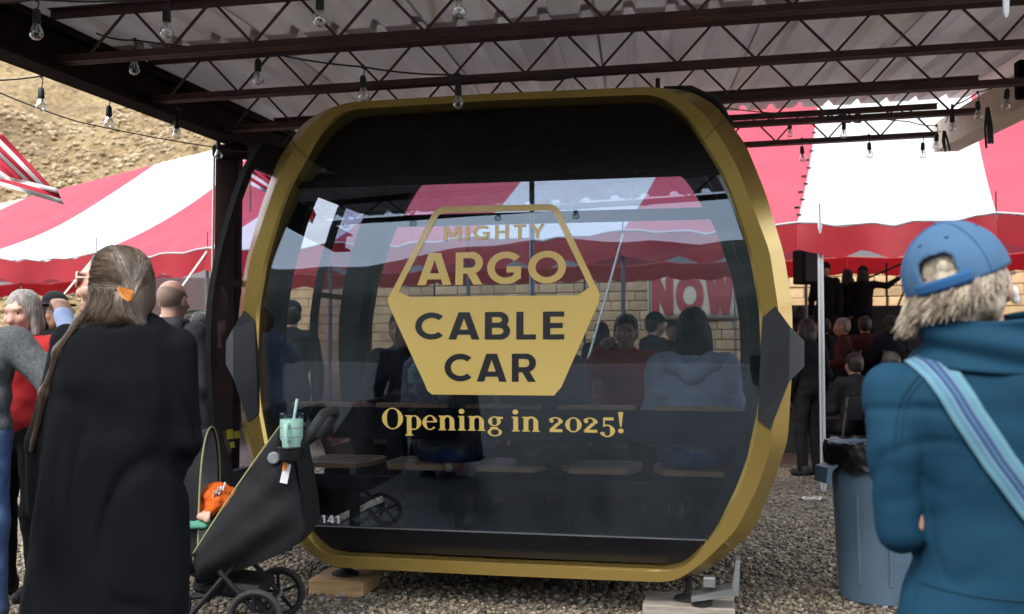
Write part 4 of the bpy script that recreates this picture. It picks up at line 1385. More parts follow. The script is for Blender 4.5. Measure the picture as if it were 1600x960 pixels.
def string_light(label, cable, drops, r=0.0045):
    """cable: list of world points; drops: (hang point, drop length, tilt)"""
    base = Vector(cable[0])
    t = thing('string_light', label, 'string light', base)
    MB().tube(cable, r, 6).build('cable', M['cord'], t)
    for p, dl, tilt in drops:
        p = Vector(p); q = p - Vector((0, 0, dl))
        mb = MB()
        mb.tube([p + Vector((0, 0, 0.004)), p + Vector((0.008, 0, -0.3 * dl)), q + Vector((0.004, 0, 0.3 * dl)), q], 0.0032, 5)
        mb.lathe([(0.007, -0.01), (0.0095, 0), (0.007, 0.01)], p, 8)
        mb.build('drop_lead', M['cord'], t)
        so = bpy.data.objects.new('socket', shared('socket', socket_mesh, M['cord'])); COL.objects.link(so)
        so.parent = t; so.location = q - base; so.rotation_euler = (tilt, tilt * 0.6, 0)
        for nm, mk, mt in (('bulb', bulb_mesh, M['bulb']), ('filament', stem_mesh, M['filament'])):
            b = bpy.data.objects.new(nm, shared(nm, mk, mt)); COL.objects.link(b); b.parent = so
    return t
def sagline(P, sagm=0.03, n=8):
    P = [Vector(p) for p in P]; res = []
    for a, b in zip(P, P[1:]):
        for i in range(n):
            t = i / n; res.append(a + (b - a) * t - Vector((0, 0, 4 * sagm * t * (1 - t))))
    return res + [P[-1]]
# nearest string, right under the front of the roof (bulb tops given in the photo)
D1 = 3.75
def drops_at(lst, dl):
    """lst of (px, py, D): pixel of the bulb's middle"""
    res = []
    for px, py, D in lst:
        c = at(px, py, D); res.append((c + Vector((0, 0, 0.055 + dl)), dl, random.uniform(-0.12, 0.12)))
    return res
dA = drops_at([(57, 40, 3.9), (260, 38, 3.85), (500, 18, 3.75), (715, 4, 3.65)], 0.05)
pA = [at(-120, 5, 4.0)] + [d[0] for d in dA] + [at(930, -35, 3.55)]
string_light('string of clear bulbs along the nearest joist at the top edge', sagline(pA, 0.012), dA)
dB = drops_at([(210, 98, 4.75), (403, 114, 4.7), (567, 140, 4.75), (716, 152, 4.8)], 0.055)
pB = [at(150, 52, 4.7)] + [d[0] for d in dB] + [at(830, 125, 4.9), at(905, 118, 4.95)]
string_light('string of clear bulbs hanging above the left corner of the gold cabin', sagline(pB, 0.012), dB)
dC = drops_at([(64, 157, 5.2), (170, 184, 5.5), (276, 203, 5.9)], 0.075)
pC = [at(-60, 124, 5.0), dC[0][0], at(95, 100, 5.1), at(135, 122, 5.3), dC[1][0], dC[2][0], at(300, 165, 6.3)]
string_light('string of clear bulbs looping outside the roof edge before the hillside', sagline(pC, 0.014), dC)
dF = drops_at([(341, 236, 6.70)], 0.0)
string_light('thin wire with one bulb stretched across the left shelter post', sagline([at(-40, 128, 5.2), at(120, 190, 5.8), at(340, 231, 6.72), at(395, 237, 6.72)], 0.01), dF, 0.004)
dE = drops_at([(1234, 203, 7.6), (1319, 204, 7.7), (1253, 242, 7.75), (1358, 236, 7.8), (1442, 236, 7.85), (1464, 222, 7.5)], 0.07)
pE = [at(1110, 165, 7.3), dE[0][0], at(1275, 181, 7.6), dE[1][0], at(1340, 178, 7.75), at(1420, 190, 7.8), dE[5][0]]
string_light('string of clear bulbs along the far edge of the roof over the white panel', sagline(pE, 0.012), dE[:2] + dE[5:])
pG = [at(1165, 231, 7.7), dE[2][0], dE[3][0], dE[4][0], at(1470, 205, 7.85)]
string_light('lowest string of bulbs under the last joist before the white panel', sagline(pG, 0.006), dE[2:5])
dH = drops_at([(1488, 193, 6.9), (1528, 174, 6.5), (1574, 156, 6.1)], 0.07)
string_light('string of bulbs along the tan girder at the right end of the roof', sagline([dE[5][0] + Vector((0.02, -0.1, 0))] + [d[0] for d in dH] + [at(1640, 110, 5.8)], 0.012), dH)
dI = drops_at([(985, 192, 6.9)], 0.05)
# rope ends hanging from the right girder
for px, py0, py1, D, nm, lb in ((1475, 205, 238, 7.3, 'rope_end', 'short frayed black rope end hanging at the tan girder tip'), (1543, 168, 232, 6.6, 'rope_end', 'long black rope tail hanging from the tan girder'), (105, 100, 130, 5.0, 'rope_end', 'frayed black tape end hanging from the left roof edge')):
    mb = MB()
    a = at(px, py0, D); b = at(px + 4, py1, D)
    for k in range(5):
        o = Vector((random.uniform(-.02, .02), random.uniform(-.02, .02), 0))
        mb.tube([a + o * 0.3, a + (b - a) * 0.5 + o + Vector((0.01 * math.sin(k), 0, 0)), b + o * 1.4 + Vector((0, 0, random.uniform(0, 0.05)))], 0.008, 5)
    o = mb.build(nm, M['cord']); tag(o, lb, 'rope')
# white stub of a lamp at the top right
p = at(1572, 12, 3.3)
mb = MB(); mb.lathe([(0.010, 0.10), (0.011, 0.02), (0.009, -0.02), (0.003, -0.035)], p, 12); mb.lathe([(0.014, 0.10), (0.014, 0.14)], p, 12)
o = mb.build('tube_lamp', pm('opal_tube', (0.75, 0.78, 0.8), None, 5, rough=0.3)); tag(o, 'slim white tube lamp hanging at the top right', 'lamp')

# ================================================================== FLAGS
def flag_mat():
    m, n, out = newmat('striped_flag')
    b = n.nodes.new('ShaderNodeBsdfPrincipled'); b.inputs['Roughness'].default_value = 0.75
    a = n.nodes.new('ShaderNodeAttribute'); a.attribute_name = 'stripe'
    mt = n.nodes.new('ShaderNodeMath'); mt.operation = 'FRACT'; lnk(n, a.outputs['Fac'], mt.inputs[0])
    gt = n.nodes.new('ShaderNodeMath'); gt.operation = 'GREATER_THAN'; gt.inputs[1].default_value = 0.5; lnk(n, mt.outputs[0], gt.inputs[0])
    mxx = n.nodes.new('ShaderNodeMix'); mxx.data_type = 'RGBA'
    mxx.inputs['A'].default_value = (0.50, 0.018, 0.05, 1); mxx.inputs['B'].default_value = (0.78, 0.77, 0.77, 1)
    lnk(n, gt.outputs[0], mxx.inputs['Factor'])
    lnk(n, mxx.outputs['Result'], b.inputs['Base Color'])
    t = n.nodes.new('ShaderNodeBsdfTranslucent'); lnk(n, mxx.outputs['Result'], t.inputs['Color'])
    ms = n.nodes.new('ShaderNodeMixShader'); ms.inputs['Fac'].default_value = 0.3
    lnk(n, b.outputs['BSDF'], ms.inputs[1]); lnk(n, t.outputs['BSDF'], ms.inputs[2])
    k = noise_node(n, 60, 2); bp = n.nodes.new('ShaderNodeBump'); bp.inputs['Strength'].default_value = 0.1
    lnk(n, k.outputs['Fac'], bp.inputs['Height']); lnk(n, bp.outputs['Normal'], b.inputs['Normal'])
    lnk(n, ms.outputs['Shader'], out.inputs['Surface'])
    return m
M['flag'] = flag_mat()
M['staff'] = pm('flag_staff', (0.30, 0.20, 0.10), None, 8, rough=0.5)
def flag(label, folds, D, staff):
    """folds: quads of pixel corners (a, b, c, d) with stripe values on a-b and d-c, and a depth offset per fold"""
    c = at(*folds[0][0][0], D)
    t = thing('flag', label, 'flag', c)
    vs, fs, st = [], [], []
    for (q, s0, s1, d0, d1) in folds:
        n, m_ = 14, 10; k = len(vs)
        for j in range(m_ + 1):
            for i in range(n + 1):
                a, b = i / n, j / m_
                x = (q[0][0] * (1 - a) + q[1][0] * a) * (1 - b) + (q[3][0] * (1 - a) + q[2][0] * a) * b
                y = (q[0][1] * (1 - a) + q[1][1] * a) * (1 - b) + (q[3][1] * (1 - a) + q[2][1] * a) * b
                w = 0.02 * math.sin(5 * a + 3 * b) + 0.01 * math.sin(11 * b - 4 * a)
                vs.append(at(x, y, D + d0 + (d1 - d0) * b + w)); st.append(s0 + (s1 - s0) * b)
        fs += [(k + j * (n + 1) + i, k + j * (n + 1) + i + 1, k + (j + 1) * (n + 1) + i + 1, k + (j + 1) * (n + 1) + i) for j in range(m_) for i in range(n)]
    mb = MB(); mb.add(vs, fs, True)
    o = mb.build('flag_cloth', M['flag'], t, 0)
    at2 = o.data.attributes.new('stripe', 'FLOAT', 'POINT'); at2.data.foreach_set('value', np.array(st, np.float32))
    solidify(o, 0.0015, 0)
    MB().tube([at(*staff[0], D + 0.03), at(*staff[1], D + 0.03)], 0.011, 8).build('staff', M['staff'], t)
    return t
flag('red and white striped flag at the left edge before the tan hillside',
     [([(-70, 180), (2, 212), (80, 287), (-60, 262)], 0.1, 0.1, 0, 0)][:0] +
     [([(6, 212), (86, 298), (36, 280), (-60, 190)], 0.0, 2.0, 0.0, 0.04), ([(-60, 190), (36, 280), (20, 292), (-60, 262)], 2.0, 3.0, 0.04, 0.0),
      ([(20, 278), (88, 294), (100, 320), (-20, 284)], 0.5, 2.0, -0.02, -0.03)], 5.3, ((-62, 120), (-62, 330)))
flag('striped flag hanging behind the open cabin door',
     [([(392, 238), (414, 244), (402, 268), (390, 262)], 0.0, 1.5, 0, 0.02), ([(412, 242), (437, 256), (430, 290), (402, 268)], 0.0, 2.5, 0.0, 0.03), ([(390, 262), (430, 290), (424, 306), (392, 290)], 0.0, 2.0, 0.02, 0.0)], 8.6, ((389, 222), (391, 330)))
flag('striped flag hanging outside beyond the left part of the cabin window',
     [([(462, 296), (478, 298), (494, 336), (488, 350)], 0.0, 1.5, 0, 0.02), ([(462, 296), (488, 350), (480, 344), (455, 320)], 1.5, 3.0, 0.02, 0.0)], 8.9, ((460, 280), (455, 330)))

# ================================================================== TRASH CAN
M['can'] = pm('grey_blue_plastic_bin', (0.105, 0.165, 0.225), (0.085, 0.135, 0.185), 4, rough=0.42, bump=0.08, bscale=40, rvar=0.1)
M['liner'] = pm('black_bag', (0.004, 0.004, 0.005), (0.007, 0.007, 0.008), 6, rough=0.3, bump=0.25, bscale=9, bdist=0.02, spec=0.4)
cc = Vector((1.99, 5.42, 0))
can = thing('trash_can', 'round grey blue plastic trash can lined with a black bag', 'trash can', cc)
mb = MB()
prof = [(0.20, 0.0), (0.215, 0.02), (0.222, 0.10), (0.245, 0.60), (0.250, 0.70), (0.262, 0.71), (0.266, 0.83), (0.250, 0.84), (0.243, 0.70)]
mb.lathe([(r, h) for r, h in prof], cc, 40, cap=False)
mb.add([cc + Vector((0.2 * math.cos(2 * math.pi * k / 24), 0.2 * math.sin(2 * math.pi * k / 24), 0.004)) for k in range(24)], [tuple(range(24))])
mb.build('bin_body', M['can'], can, 28)
for a in (222, 262, 302):                     # pressed-in ribs
    x, y = math.cos(R(a)), math.sin(R(a))
    MB().tube([cc + Vector((x * (0.224), y * 0.224, 0.12)), cc + Vector((x * 0.2445, y * 0.2445, 0.58))], 0.010, 6).build('rib', M['can'], can)
for sg, a in ((-1, 190), (1, 10)):
    x, y = math.cos(R(a)), math.sin(R(a)); sdv = Vector((-y, x, 0))
    base = cc + Vector((x * 0.262, y * 0.262, 0))
    ou = Vector((x, y, 0))
    MB().prism([base - sdv * 0.07 + Vector((0, 0, 0.74)), base - sdv * 0.07 + ou * 0.075 + Vector((0, 0, 0.72)), base - sdv * 0.07 + ou * 0.085 + Vector((0, 0, 0.64)), base - sdv * 0.07 + ou * 0.06 + Vector((0, 0, 0.63)), base - sdv * 0.07 + ou * 0.05 + Vector((0, 0, 0.70))], sdv * 0.14).build('handle', M['can'], can)
def liner_pt(a, c):
    th = 2 * math.pi * a
    n1 = mnoise.noise(Vector((math.cos(th) * 4, math.sin(th) * 4, c * 4))) ; n2 = mnoise.noise(Vector((math.cos(th) * 13, math.sin(th) * 13, c * 7)))
    # over the rim: inside -> top -> outside
    pr = [(0.15, 0.76), (0.235, 0.80), (0.262, 0.855), (0.282, 0.84), (0.286, 0.77), (0.284, 0.70)]
    t = c * 5; i = min(4, int(t)); f = t - i
    r = pr[i][0] * (1 - f) + pr[i + 1][0] * f; h = pr[i][1] * (1 - f) + pr[i + 1][1] * f
    r += 0.018 * abs(n1) + 0.006 * n2; h += 0.028 * n1 * c + 0.006 * n2
    r = max(r, 0.272) if c > 0.5 else r
    return cc + Vector((r * math.cos(th), r * math.sin(th), h))
mb = MB(); mb.grid(liner_pt, 110, 22); mb.build('bag_liner', M['liner'], can, 0)
mb = MB(); mb.grid(lambda a, c: cc + Vector((0.16 * c * math.cos(2 * math.pi * a), 0.16 * c * math.sin(2 * math.pi * a), 0.72 + 0.04 * c + 0.02 * mnoise.noise(Vector((9 * a, 4 * c, 0))))), 40, 6); mb.build('bag_bottom', M['liner'], can, 0)

# cord loop on the gravel
p = ground_at(1268, 781, 0.02)
mb = MB()
mb.tube([p + Vector((0.075 * math.cos(a), 0.06 * math.sin(a), 0.006 * math.sin(3 * a) + 0.012)) for a in [2 * math.pi * i / 22 for i in range(22)]], 0.007, 6, closed=True)
mb.tube([p + Vector((0.075, 0, 0.012)), p + Vector((0.10, 0.05, 0.015)), p + Vector((0.13, 0.03, 0.012))], 0.007, 6)
o = mb.build('cord_loop', M['rope']); tag(o, 'small loop of pale cord lying on the gravel by the trash can', 'cord')

# ================================================================== STROLLER
M['sfab'] = pm('black_stroller_fabric', (0.006, 0.0065, 0.008), (0.011, 0.0115, 0.013), 9, rough=0.75, bump=0.25, bscale=9, bdist=0.02, spec=0.3)
M['sgrey'] = pm('grey_stroller_lining', (0.14, 0.15, 0.165), (0.10, 0.11, 0.12), 9, rough=0.85, bump=0.1, bscale=120)
M['piping'] = pm('lime_piping', (0.30, 0.31, 0.15), None, 9, rough=0.6)
M['foam'] = pm('foam_grip', (0.014, 0.015, 0.017), (0.022, 0.023, 0.025), 30, rough=0.7, bump=0.15, bscale=200)
M['knob'] = pm('grey_knob', (0.22, 0.24, 0.26), None, 9, rough=0.45)
SD = 4.62; SWD = 0.18          # centre depth and half width
S = lambda px, py, d=0.0: at(px, py, SD) + Vector((0, d + 0.18, 0))
st = thing('stroller', 'black fabric stroller with lime piping, pushed up beside the gold cabin', 'stroller', (S(395, 900).x, SD, 0))
# seat shell: open towards the upper left; side walls bulge
prof = [(444, 657), (455, 690), (466, 742), (475, 800), (477, 830), (466, 850), (436, 868), (400, 882), (345, 905), (306, 918), (302, 880), (303, 862)]
rim0, rim1 = (441, 662), (301, 868)
mb = MB()
cols = 16
def shell(side):
    def f(a, c):
        i = a * (len(prof) - 1); k = min(len(prof) - 2, int(i)); q = i - k
        ox = prof[k][0] * (1 - q) + prof[k + 1][0] * q; oy = prof[k][1] * (1 - q) + prof[k + 1][1] * q
        rx = rim0[0] + (rim1[0] - rim0[0]) * a; ry = rim0[1] + (rim1[1] - rim0[1]) * a
        x = rx + (ox - rx) * c; y = ry + (oy - ry) * c
        bul = math.sin(math.pi * min(1, c * 0.9 + 0.1)) * 0.055
        w = SWD * (1 - 0.12 * c) + bul + 0.012 * mnoise.noise(Vector((x * 0.03, y * 0.03, side))) + 0.011 * math.sin(0.06 * (x + 1.4 * y) + 3 * c) * c
        return S(x, y, side * w)
    return f
for sd_ in (-1, 1):
    m2 = MB(); m2.grid(shell(sd_), 26, 16); m2.build('seat_side', M['sfab'], st, 0)
def back(a, c):
    i = a * (len(prof) - 1); k = min(len(prof) - 2, int(i)); q = i - k
    ox = prof[k][0] * (1 - q) + prof[k + 1][0] * q; oy = prof[k][1] * (1 - q) + prof[k + 1][1] * q
    w = (c * 2 - 1)
    ww = SWD * 0.88 + math.sin(math.pi) * 0.0 + 0.017
    return S(ox + 2 * (1 - w * w), oy + 2 * (1 - w * w), w * ww)
m2 = MB(); m2.grid(back, 30, 12); m2.build('seat_back', M['sfab'], st, 0)
for sd_ in (-1, 1):
    MB().tube([S(rim0[0] + (rim1[0] - rim0[0]) * t / 14, rim0[1] + (rim1[1] - rim0[1]) * t / 14 - 5 * math.sin(math.pi * t / 14), sd_ * (SWD + 0.012)) for t in range(15)], 0.0042, 6).build('piping', M['piping'], st)
    MB().tube([S(rim0[0] + 9 + (rim1[0] + 9 - rim0[0]) * t / 10, rim0[1] + 8 + (rim1[1] + 6 - rim0[1]) * t / 10, sd_ * (SWD + 0.012)) for t in range(11)], 0.012, 8).build('side_tube', M['sgrey'], st)
# seat pad inside
m2 = MB(); m2.grid(lambda a, c: S(300 + 100 * a, 862 - 70 * a + 8 * math.sin(3 * a), (c * 2 - 1) * SWD * 0.85), 10, 8); m2.build('seat_pad', M['sgrey'], st, 0)
# raised foot end with its own arch
def arch(c, px=300, hgt=0):
    th = math.pi * c
    w = -math.cos(th); u = math.sin(th) ** 0.55
    return S(px + 4 * u, 865 - (865 - 672) * u, w * SWD * 0.95)
for px, nm in ((312, 'piping'),):
    MB().tube([arch(i / 24, px - 4) for i in range(25)], 0.0042, 6).build('piping', M['piping'], st)
m2 = MB(); m2.grid(lambda a, c: arch(c, 312 - 4 - 46 * a) + Vector((0, 0, -0.05 * a)), 6, 24); o = m2.build('foot_hood', M['sfab'], st, 0)
m2 = MB(); m2.grid(lambda a, c: arch(c, 304 - 46 * a) + Vector((0, 0, -0.05 * a - 0.008)) , 6, 24); m2.build('hood_lining', M['sgrey'], st, 0)
# frame and handle
hb = []
for sd_ in (-1, 1):
    w = sd_ * (SWD + 0.03)
    MB().tube([S(436, 716, w), S(455, 703, w), S(474, 690, w), S(488, 672, w)], 0.016, 10).build('handle_tube', M['blackpaint'], st)
    MB().lathe([(0.026, -0.012), (0.028, -0.006), (0.028, 0.008), (0.022, 0.013)], S(432, 714, w - 0.02 * (1 if sd_ < 0 else -1)), 20, m=Matrix.Rotation(R(90), 3, 'X')).build('hinge', M['knob'], st)
    MB().tube([S(436, 720, w * 0.8), S(418, 800, w * 0.75), S(360, 890, w * 0.75), S(322, 940, w * 0.8)], 0.014, 8).build('frame_tube', M['blackpaint'], st)
    MB().tube([S(345, 890, w), S(403, 955, w)], 0.013, 8).build('rear_leg', M['blackpaint'], st)
    MB().tube([S(352, 900, w), S(300, 960, w * 0.9), S(250, 965, w * 0.8)], 0.013, 8).build('front_leg', M['blackpaint'], st)
gp = [S(470, 694, -SWD - 0.03), S(490, 672, -SWD - 0.03), S(501, 655, -SWD - 0.02), S(503, 648, -SWD + 0.05), S(503, 647, 0), S(503, 648, SWD - 0.05), S(501, 655, SWD + 0.02), S(490, 672, SWD + 0.03), S(470, 694, SWD + 0.03)]
MB().tube(gp, 0.0235, 12).build('handle_grip', M['foam'], st)
MB().tube([S(452, 705, -SWD - 0.03), S(474, 688, -SWD - 0.03)], 0.021, 10).build('grip_collar', M['foam'], st)
def wheel(c, r):
    yy = Matrix.Rotation(R(90), 3, 'X')
    ty = MB(); ty.tube([c + Vector((math.cos(a), 0, math.sin(a))) * (r - 0.015) for a in [2 * math.pi * i / 36 for i in range(36)]], 0.015, 8, closed=True)
    t = ty.build('wheel', M['rubber'], st)
    rm = MB(); rm.tube([c + Vector((math.cos(a), 0, math.sin(a))) * (r - 0.030) for a in [2 * math.pi * i / 36 for i in range(36)]], 0.007, 6, closed=True); rm.build('rim', M['blackpaint'], t)
    for i in range(5):
        a = 2 * math.pi * i / 5 + 0.4
        MB().bar(c, c + Vector((math.cos(a), 0, math.sin(a))) * (r - 0.03), 0.014, 0.016, up=(0, 1, 0)).build('spoke', M['blackpaint'], t)
    MB().lathe([(0.02, -0.02), (0.022, 0.0), (0.02, 0.02)], c, 14, m=yy).build('hub', M['knob'], t)
for sd_ in (-1, 1):
    p = S(403, 955, sd_ * (SWD + 0.055)); p.z = 0.130; wheel(p, 0.130)
    p = S(232, 955, sd_ * (SWD * 0.8)); p.z = 0.095; wheel(p, 0.095)
MB().tube([S(403, 957, -SWD - 0.05), S(403, 957, SWD + 0.05)], 0.012, 8).build('axle', M['blackpaint'], st)
MB().box(S(350, 925, 0), (0.16, SWD * 0.85, 0.035), rot=(0, R(8), 0), bev=0.02).build('storage_basket', M['sfab'], st)
MB().box(S(450, 738, -SWD - 0.05), (0.017, 0.002, 0.045), rot=(0, R(12), 0)).build('hang_tag', M['vinyl_white'], st)
MB().box(S(449, 727, -SWD - 0.053), (0.009, 0.002, 0.018), rot=(0, R(12), 0)).build('tag_print', pm('orange_print', (0.65, 0.22, 0.02), None, 5), st)
MB().box(S(458, 703, -SWD - 0.055), (0.022, 0.002, 0.017), rot=(0, R(-10), 0)).build('care_label', pm('red_label', (0.60, 0.05, 0.07), (0.7, 0.4, 0.4), 60), st)
# cup holder
cupc = S(461, 690, -SWD - 0.075)
mb = MB(); mb.tube([cupc + Vector((0.056 * math.cos(a), 0.056 * math.sin(a), -0.02)) for a in [2 * math.pi * i / 20 for i in range(20)]], 0.006, 6, closed=True)
mb.tube([cupc + Vector((0, 0.055, -0.02)), S(458, 700, -SWD - 0.03)], 0.008, 6)
mb.lathe([(0.052, -0.075), (0.054, -0.07), (0.056, -0.02)], cupc, 20, cap=False)
mb.build('cup_holder', M['blackpaint'], st)
# tumbler standing in it
tz = cupc + Vector((0, 0, -0.066))
M['mint'] = pm('mint_enamel', (0.33, 0.55, 0.46), (0.30, 0.50, 0.42), 5, rough=0.35, bump=0.02, bscale=90)
M['clearlid'] = glass_mat('clear_lid', (0.82, 0.88, 0.87), 1.5, 0.05)
M['straw'] = pm('pale_straw', (0.45, 0.68, 0.66), None, 5, rough=0.35)
tb = thing('tumbler', 'mint green tumbler with clear lid and straw in the stroller cup holder', 'tumbler', tz)
mb = MB(); mb.lathe([(0.036, 0.0), (0.039, 0.004), (0.042, 0.07), (0.051, 0.09), (0.0525, 0.17), (0.050, 0.174)], tz, 28); mb.build('cup', M['mint'], tb, 30)
mb = MB(); mb.lathe([(0.0533, 0.172), (0.0545, 0.178), (0.054, 0.198), (0.049, 0.203), (0.02, 0.204)], tz, 28); mb.build('lid', M['clearlid'], tb, 30)
MB().tube([tz + Vector((0.002, 0, 0.08)), tz + Vector((0.012, 0, 0.19)), tz + Vector((0.024, 0, 0.265))], 0.0065, 8).build('straw', M['straw'], tb)
MB().tube([tz + Vector((-0.004, -0.050, 0.155)), tz + Vector((-0.006, -0.085, 0.150)), tz + Vector((-0.006, -0.092, 0.12)), tz + Vector((-0.004, -0.085, 0.085)), tz + Vector((-0.002, -0.050, 0.085))], 0.0105, 8).build('handle', M['mint'], tb)
for h in (0.095, 0.135):
    mb = MB(); mb.lathe([(0.0527, h), (0.0535, h + 0.002), (0.0529, h + 0.004)], tz, 28, cap=False); mb.build('band', M['knob'], tb)

# ================================================================== STAGE AND THINGS UNDER THE TENT
M['stagepaint'] = pm('dark_green_boards', (0.018, 0.026, 0.022), (0.030, 0.040, 0.034), 4, rough=0.6, bump=0.1, bscale=20)
M['stagewood'] = pm('dark_stage_boards', (0.030, 0.025, 0.022), (0.045, 0.037, 0.03), 4, rough=0.7, stretch=(1, 8, 8), bump=0.15)
GD0 = 17.2
a = at(1185, 500, GD0); b = at(1560, 500, GD0 - 1.1); rot = -math.atan2(a.y - b.y, b.x - a.x)
mid = (a + b) / 2; Ls = (Vector((b.x, b.y, 0)) - Vector((a.x, a.y, 0))).length
stage = thing('stage', 'dark low stage with a railed step block under the far side of the tent', 'stage', (mid.x, mid.y, 0), rot)
MB().box((0, 1.2, 0.50), (Ls / 2, 1.2, 0.50), bev=0.02).build('skirt', M['stagepaint'], stage)
for i in range(9):
    MB().box((0, 0.135 + i * 0.27, 1.035), (Ls / 2 + 0.03, 0.13, 0.03), bev=0.005).build('deck_board', M['stagewood'], stage)
MB().box((0.75, 1.9, 1.60), (0.75, 0.42, 0.53), bev=0.02).build('step_block', M['stagepaint'], stage)
m2 = MB(); m2.grid(lambda a, c: (-Ls / 2 + (Ls / 2 - 0.05) * a, 2.30 + 0.03 * math.sin(40 * a), 1.07 + 1.12 * c), 80, 4); solidify(m2.build('shade_sheet', M['stagepaint'], stage, 0), 0.006, 0)  # dark sheet added as shade, hiding the bright wall behind the figures
pa_, pb_ = at(1190, 600, 13.3), at(1560, 600, 11.2)
plat = thing('platform', 'low black painted platform with seated people in the shade of the tent', 'platform', ((pa_.x + pb_.x) / 2, (pa_.y + pb_.y) / 2, 0), -math.atan2(pa_.y - pb_.y, pb_.x - pa_.x))
pl_ = (Vector((pa_.x, pa_.y)) - Vector((pb_.x, pb_.y))).length / 2
MB().box((0, 1.7, 0.21), (pl_, 1.7, 0.21), bev=0.01).build('skirt', M['stagepaint'], plat)
for i in range(17): MB().box((0, 0.1 + i * 0.2, 0.445), (pl_ + 0.02, 0.096, 0.022), bev=0.004).build('deck_board', M['stagewood'], plat)
for x in (0.28, 0.50):
    MB().tube([(x, 1.5, 1.62), (x + 0.30, 1.6, 2.35), (x + 0.40, 1.6, 2.45), (x + 0.46, 1.6, 2.35), (x + 0.46, 1.6, 1.98)], 0.018, 8).build('handrail', M['blackpaint'], stage)
MB().tube([(0.30, 1.5, 1.06), (0.30, 1.5, 2.9)], 0.018, 8).build('rail_post', M['blackpaint'], stage)
MB().tube([(-0.45, 1.5, 2.45), (0.95, 1.5, 3.05)], 0.018, 8).build('boom_arm', M['blackpaint'], stage)
p = at(1259, 418, 14.6)
sp_ = thing('loudspeaker', 'black loudspeaker on a pole stand under the tent beside the white pole', 'loudspeaker', (p.x, p.y, 0))
MB().box(p, (0.14, 0.14, 0.25), rot=(0, 0, 0.3), bev=0.02).build('cabinet', M['plastic'], sp_)
MB().box(p + Vector((0.04, -0.15, 0)), (0.11, 0.01, 0.22), rot=(0, 0, 0.3), bev=0.005).build('grille', M['blackpaint'], sp_)
MB().tube([(p.x, p.y, 0.9), (p.x, p.y, p.z - 0.25)], 0.022, 10).build('stand_pole', M['polepaint'], sp_)
MB().tube([(p.x, p.y, 0.0), (p.x, p.y, 1.0)], 0.028, 10).build('stand_tube', M['polepaint'], sp_)
for k in range(3):
    an = k * 2.094 + 0.4
    MB().tube([(p.x, p.y, 0.75), (p.x + 0.42 * math.cos(an), p.y + 0.42 * math.sin(an), 0.015)], 0.014, 8).build('stand_leg', M['polepaint'], sp_)
# tall grey pole near the loudspeaker
# white box truck far left
M['truckwhite'] = pm('white_truck_panel', (0.68, 0.72, 0.74), (0.58, 0.63, 0.66), 2, rough=0.4)
c = at(306, 480, 17.5)
tk = thing('box_truck', 'white box truck with a green oval emblem parked beyond the tent', 'truck', (c.x, c.y, 0), R(-6))
MB().box((0, 0.9, 1.55), (0.95, 0.9, 1.05), bev=0.03).build('cargo_box', M['truckwhite'], tk)
MB().box((0, 0.9, 0.42), (0.85, 0.85, 0.07), bev=0.02).build('chassis', M['blackpaint'], tk)
MB().box((-1.35, 0.9, 1.15), (0.42, 0.8, 0.62), bev=0.12).build('cab', M['truckwhite'], tk)
MB().box((-1.5, 0.085, 1.42), (0.2, 0.012, 0.2), bev=0.005).build('cab_window', M['blackglass'], tk)
for x in (-1.3, 0.55):
    for y in (0.12, 1.68):
        MB().lathe([(0.20, -0.1), (0.36, -0.09), (0.36, 0.09), (0.20, 0.1)], (x, y, 0.36), 20, m=Matrix.Rotation(R(90), 3, 'X')).build('tyre', M['rubber'], tk)
mb = MB(); mb.tube([(0.30 * math.cos(a), -0.012, 1.86 + 0.15 * math.sin(a)) for a in [2 * math.pi * i / 28 for i in range(28)]], 0.018, 6, closed=True)
mb.build('oval_emblem', pm('green_print', (0.06, 0.28, 0.18), None, 4), tk)
for z in (1.83, 1.9):
    MB().box((0.0, -0.006, z), (0.17, 0.006, 0.016)).build('emblem_bar', pm('teal_print', (0.1, 0.3, 0.3), None, 4), tk)
# ================================================================== PEOPLE
def skin_mat(name, c):
    m, n, out = newmat(name)
    b = n.nodes.new('ShaderNodeBsdfPrincipled'); b.inputs['Roughness'].default_value = 0.5
    b.inputs['Subsurface Weight'].default_value = 0.12; b.inputs['Subsurface Radius'].default_value = (0.012, 0.005, 0.003)
    b.inputs['Subsurface Scale'].default_value = 0.5
    k = noise_node(n, 14, 4)
    r = ramp(n, k.outputs['Fac'], 0.35, c, 0.7, (c[0] * 0.88, c[1] * 0.76, c[2] * 0.72))
    lnk(n, r.outputs['Color'], b.inputs['Base Color'])
    k2 = noise_node(n, 160, 3); bp = n.nodes.new('ShaderNodeBump'); bp.inputs['Strength'].default_value = 0.08
    lnk(n, k2.outputs['Fac'], bp.inputs['Height']); lnk(n, bp.outputs['Normal'], b.inputs['Normal'])
    lnk(n, b.outputs['BSDF'], out.inputs['Surface'])
    return m
def cloth(name, c, var=0.8, sc=7, weave=260, rough=0.85, bump=0.12, sheen=0.0, c2=None):
    return pm(name, c, c2 or tuple(x * var for x in c), sc, rough=rough, bump=bump, bscale=weave, bdist=0.003, sheen=sheen, spec=0.2)
def hair_mat(name, c1, c2, stretch=(14, 14, 1.2)):
    return pm(name, c1, c2, 5, rough=0.42, stretch=stretch, bump=0.8, bscale=9, bdist=0.012, detail=6, p0=0.38, p1=0.62, spec=0.45)
M['skin'] = skin_mat('skin', (0.46, 0.26, 0.18))
M['skin_pale'] = skin_mat('pale_skin', (0.56, 0.34, 0.26))
M['c_black'] = pm('black_knit', (0.0042, 0.0048, 0.0062), (0.003, 0.0035, 0.0045), 6, rough=0.9, bump=0.12, bscale=420, bdist=0.003, spec=0.10)
M['c_dark'] = cloth('dark_cloth', (0.008, 0.008, 0.010), 0.7)
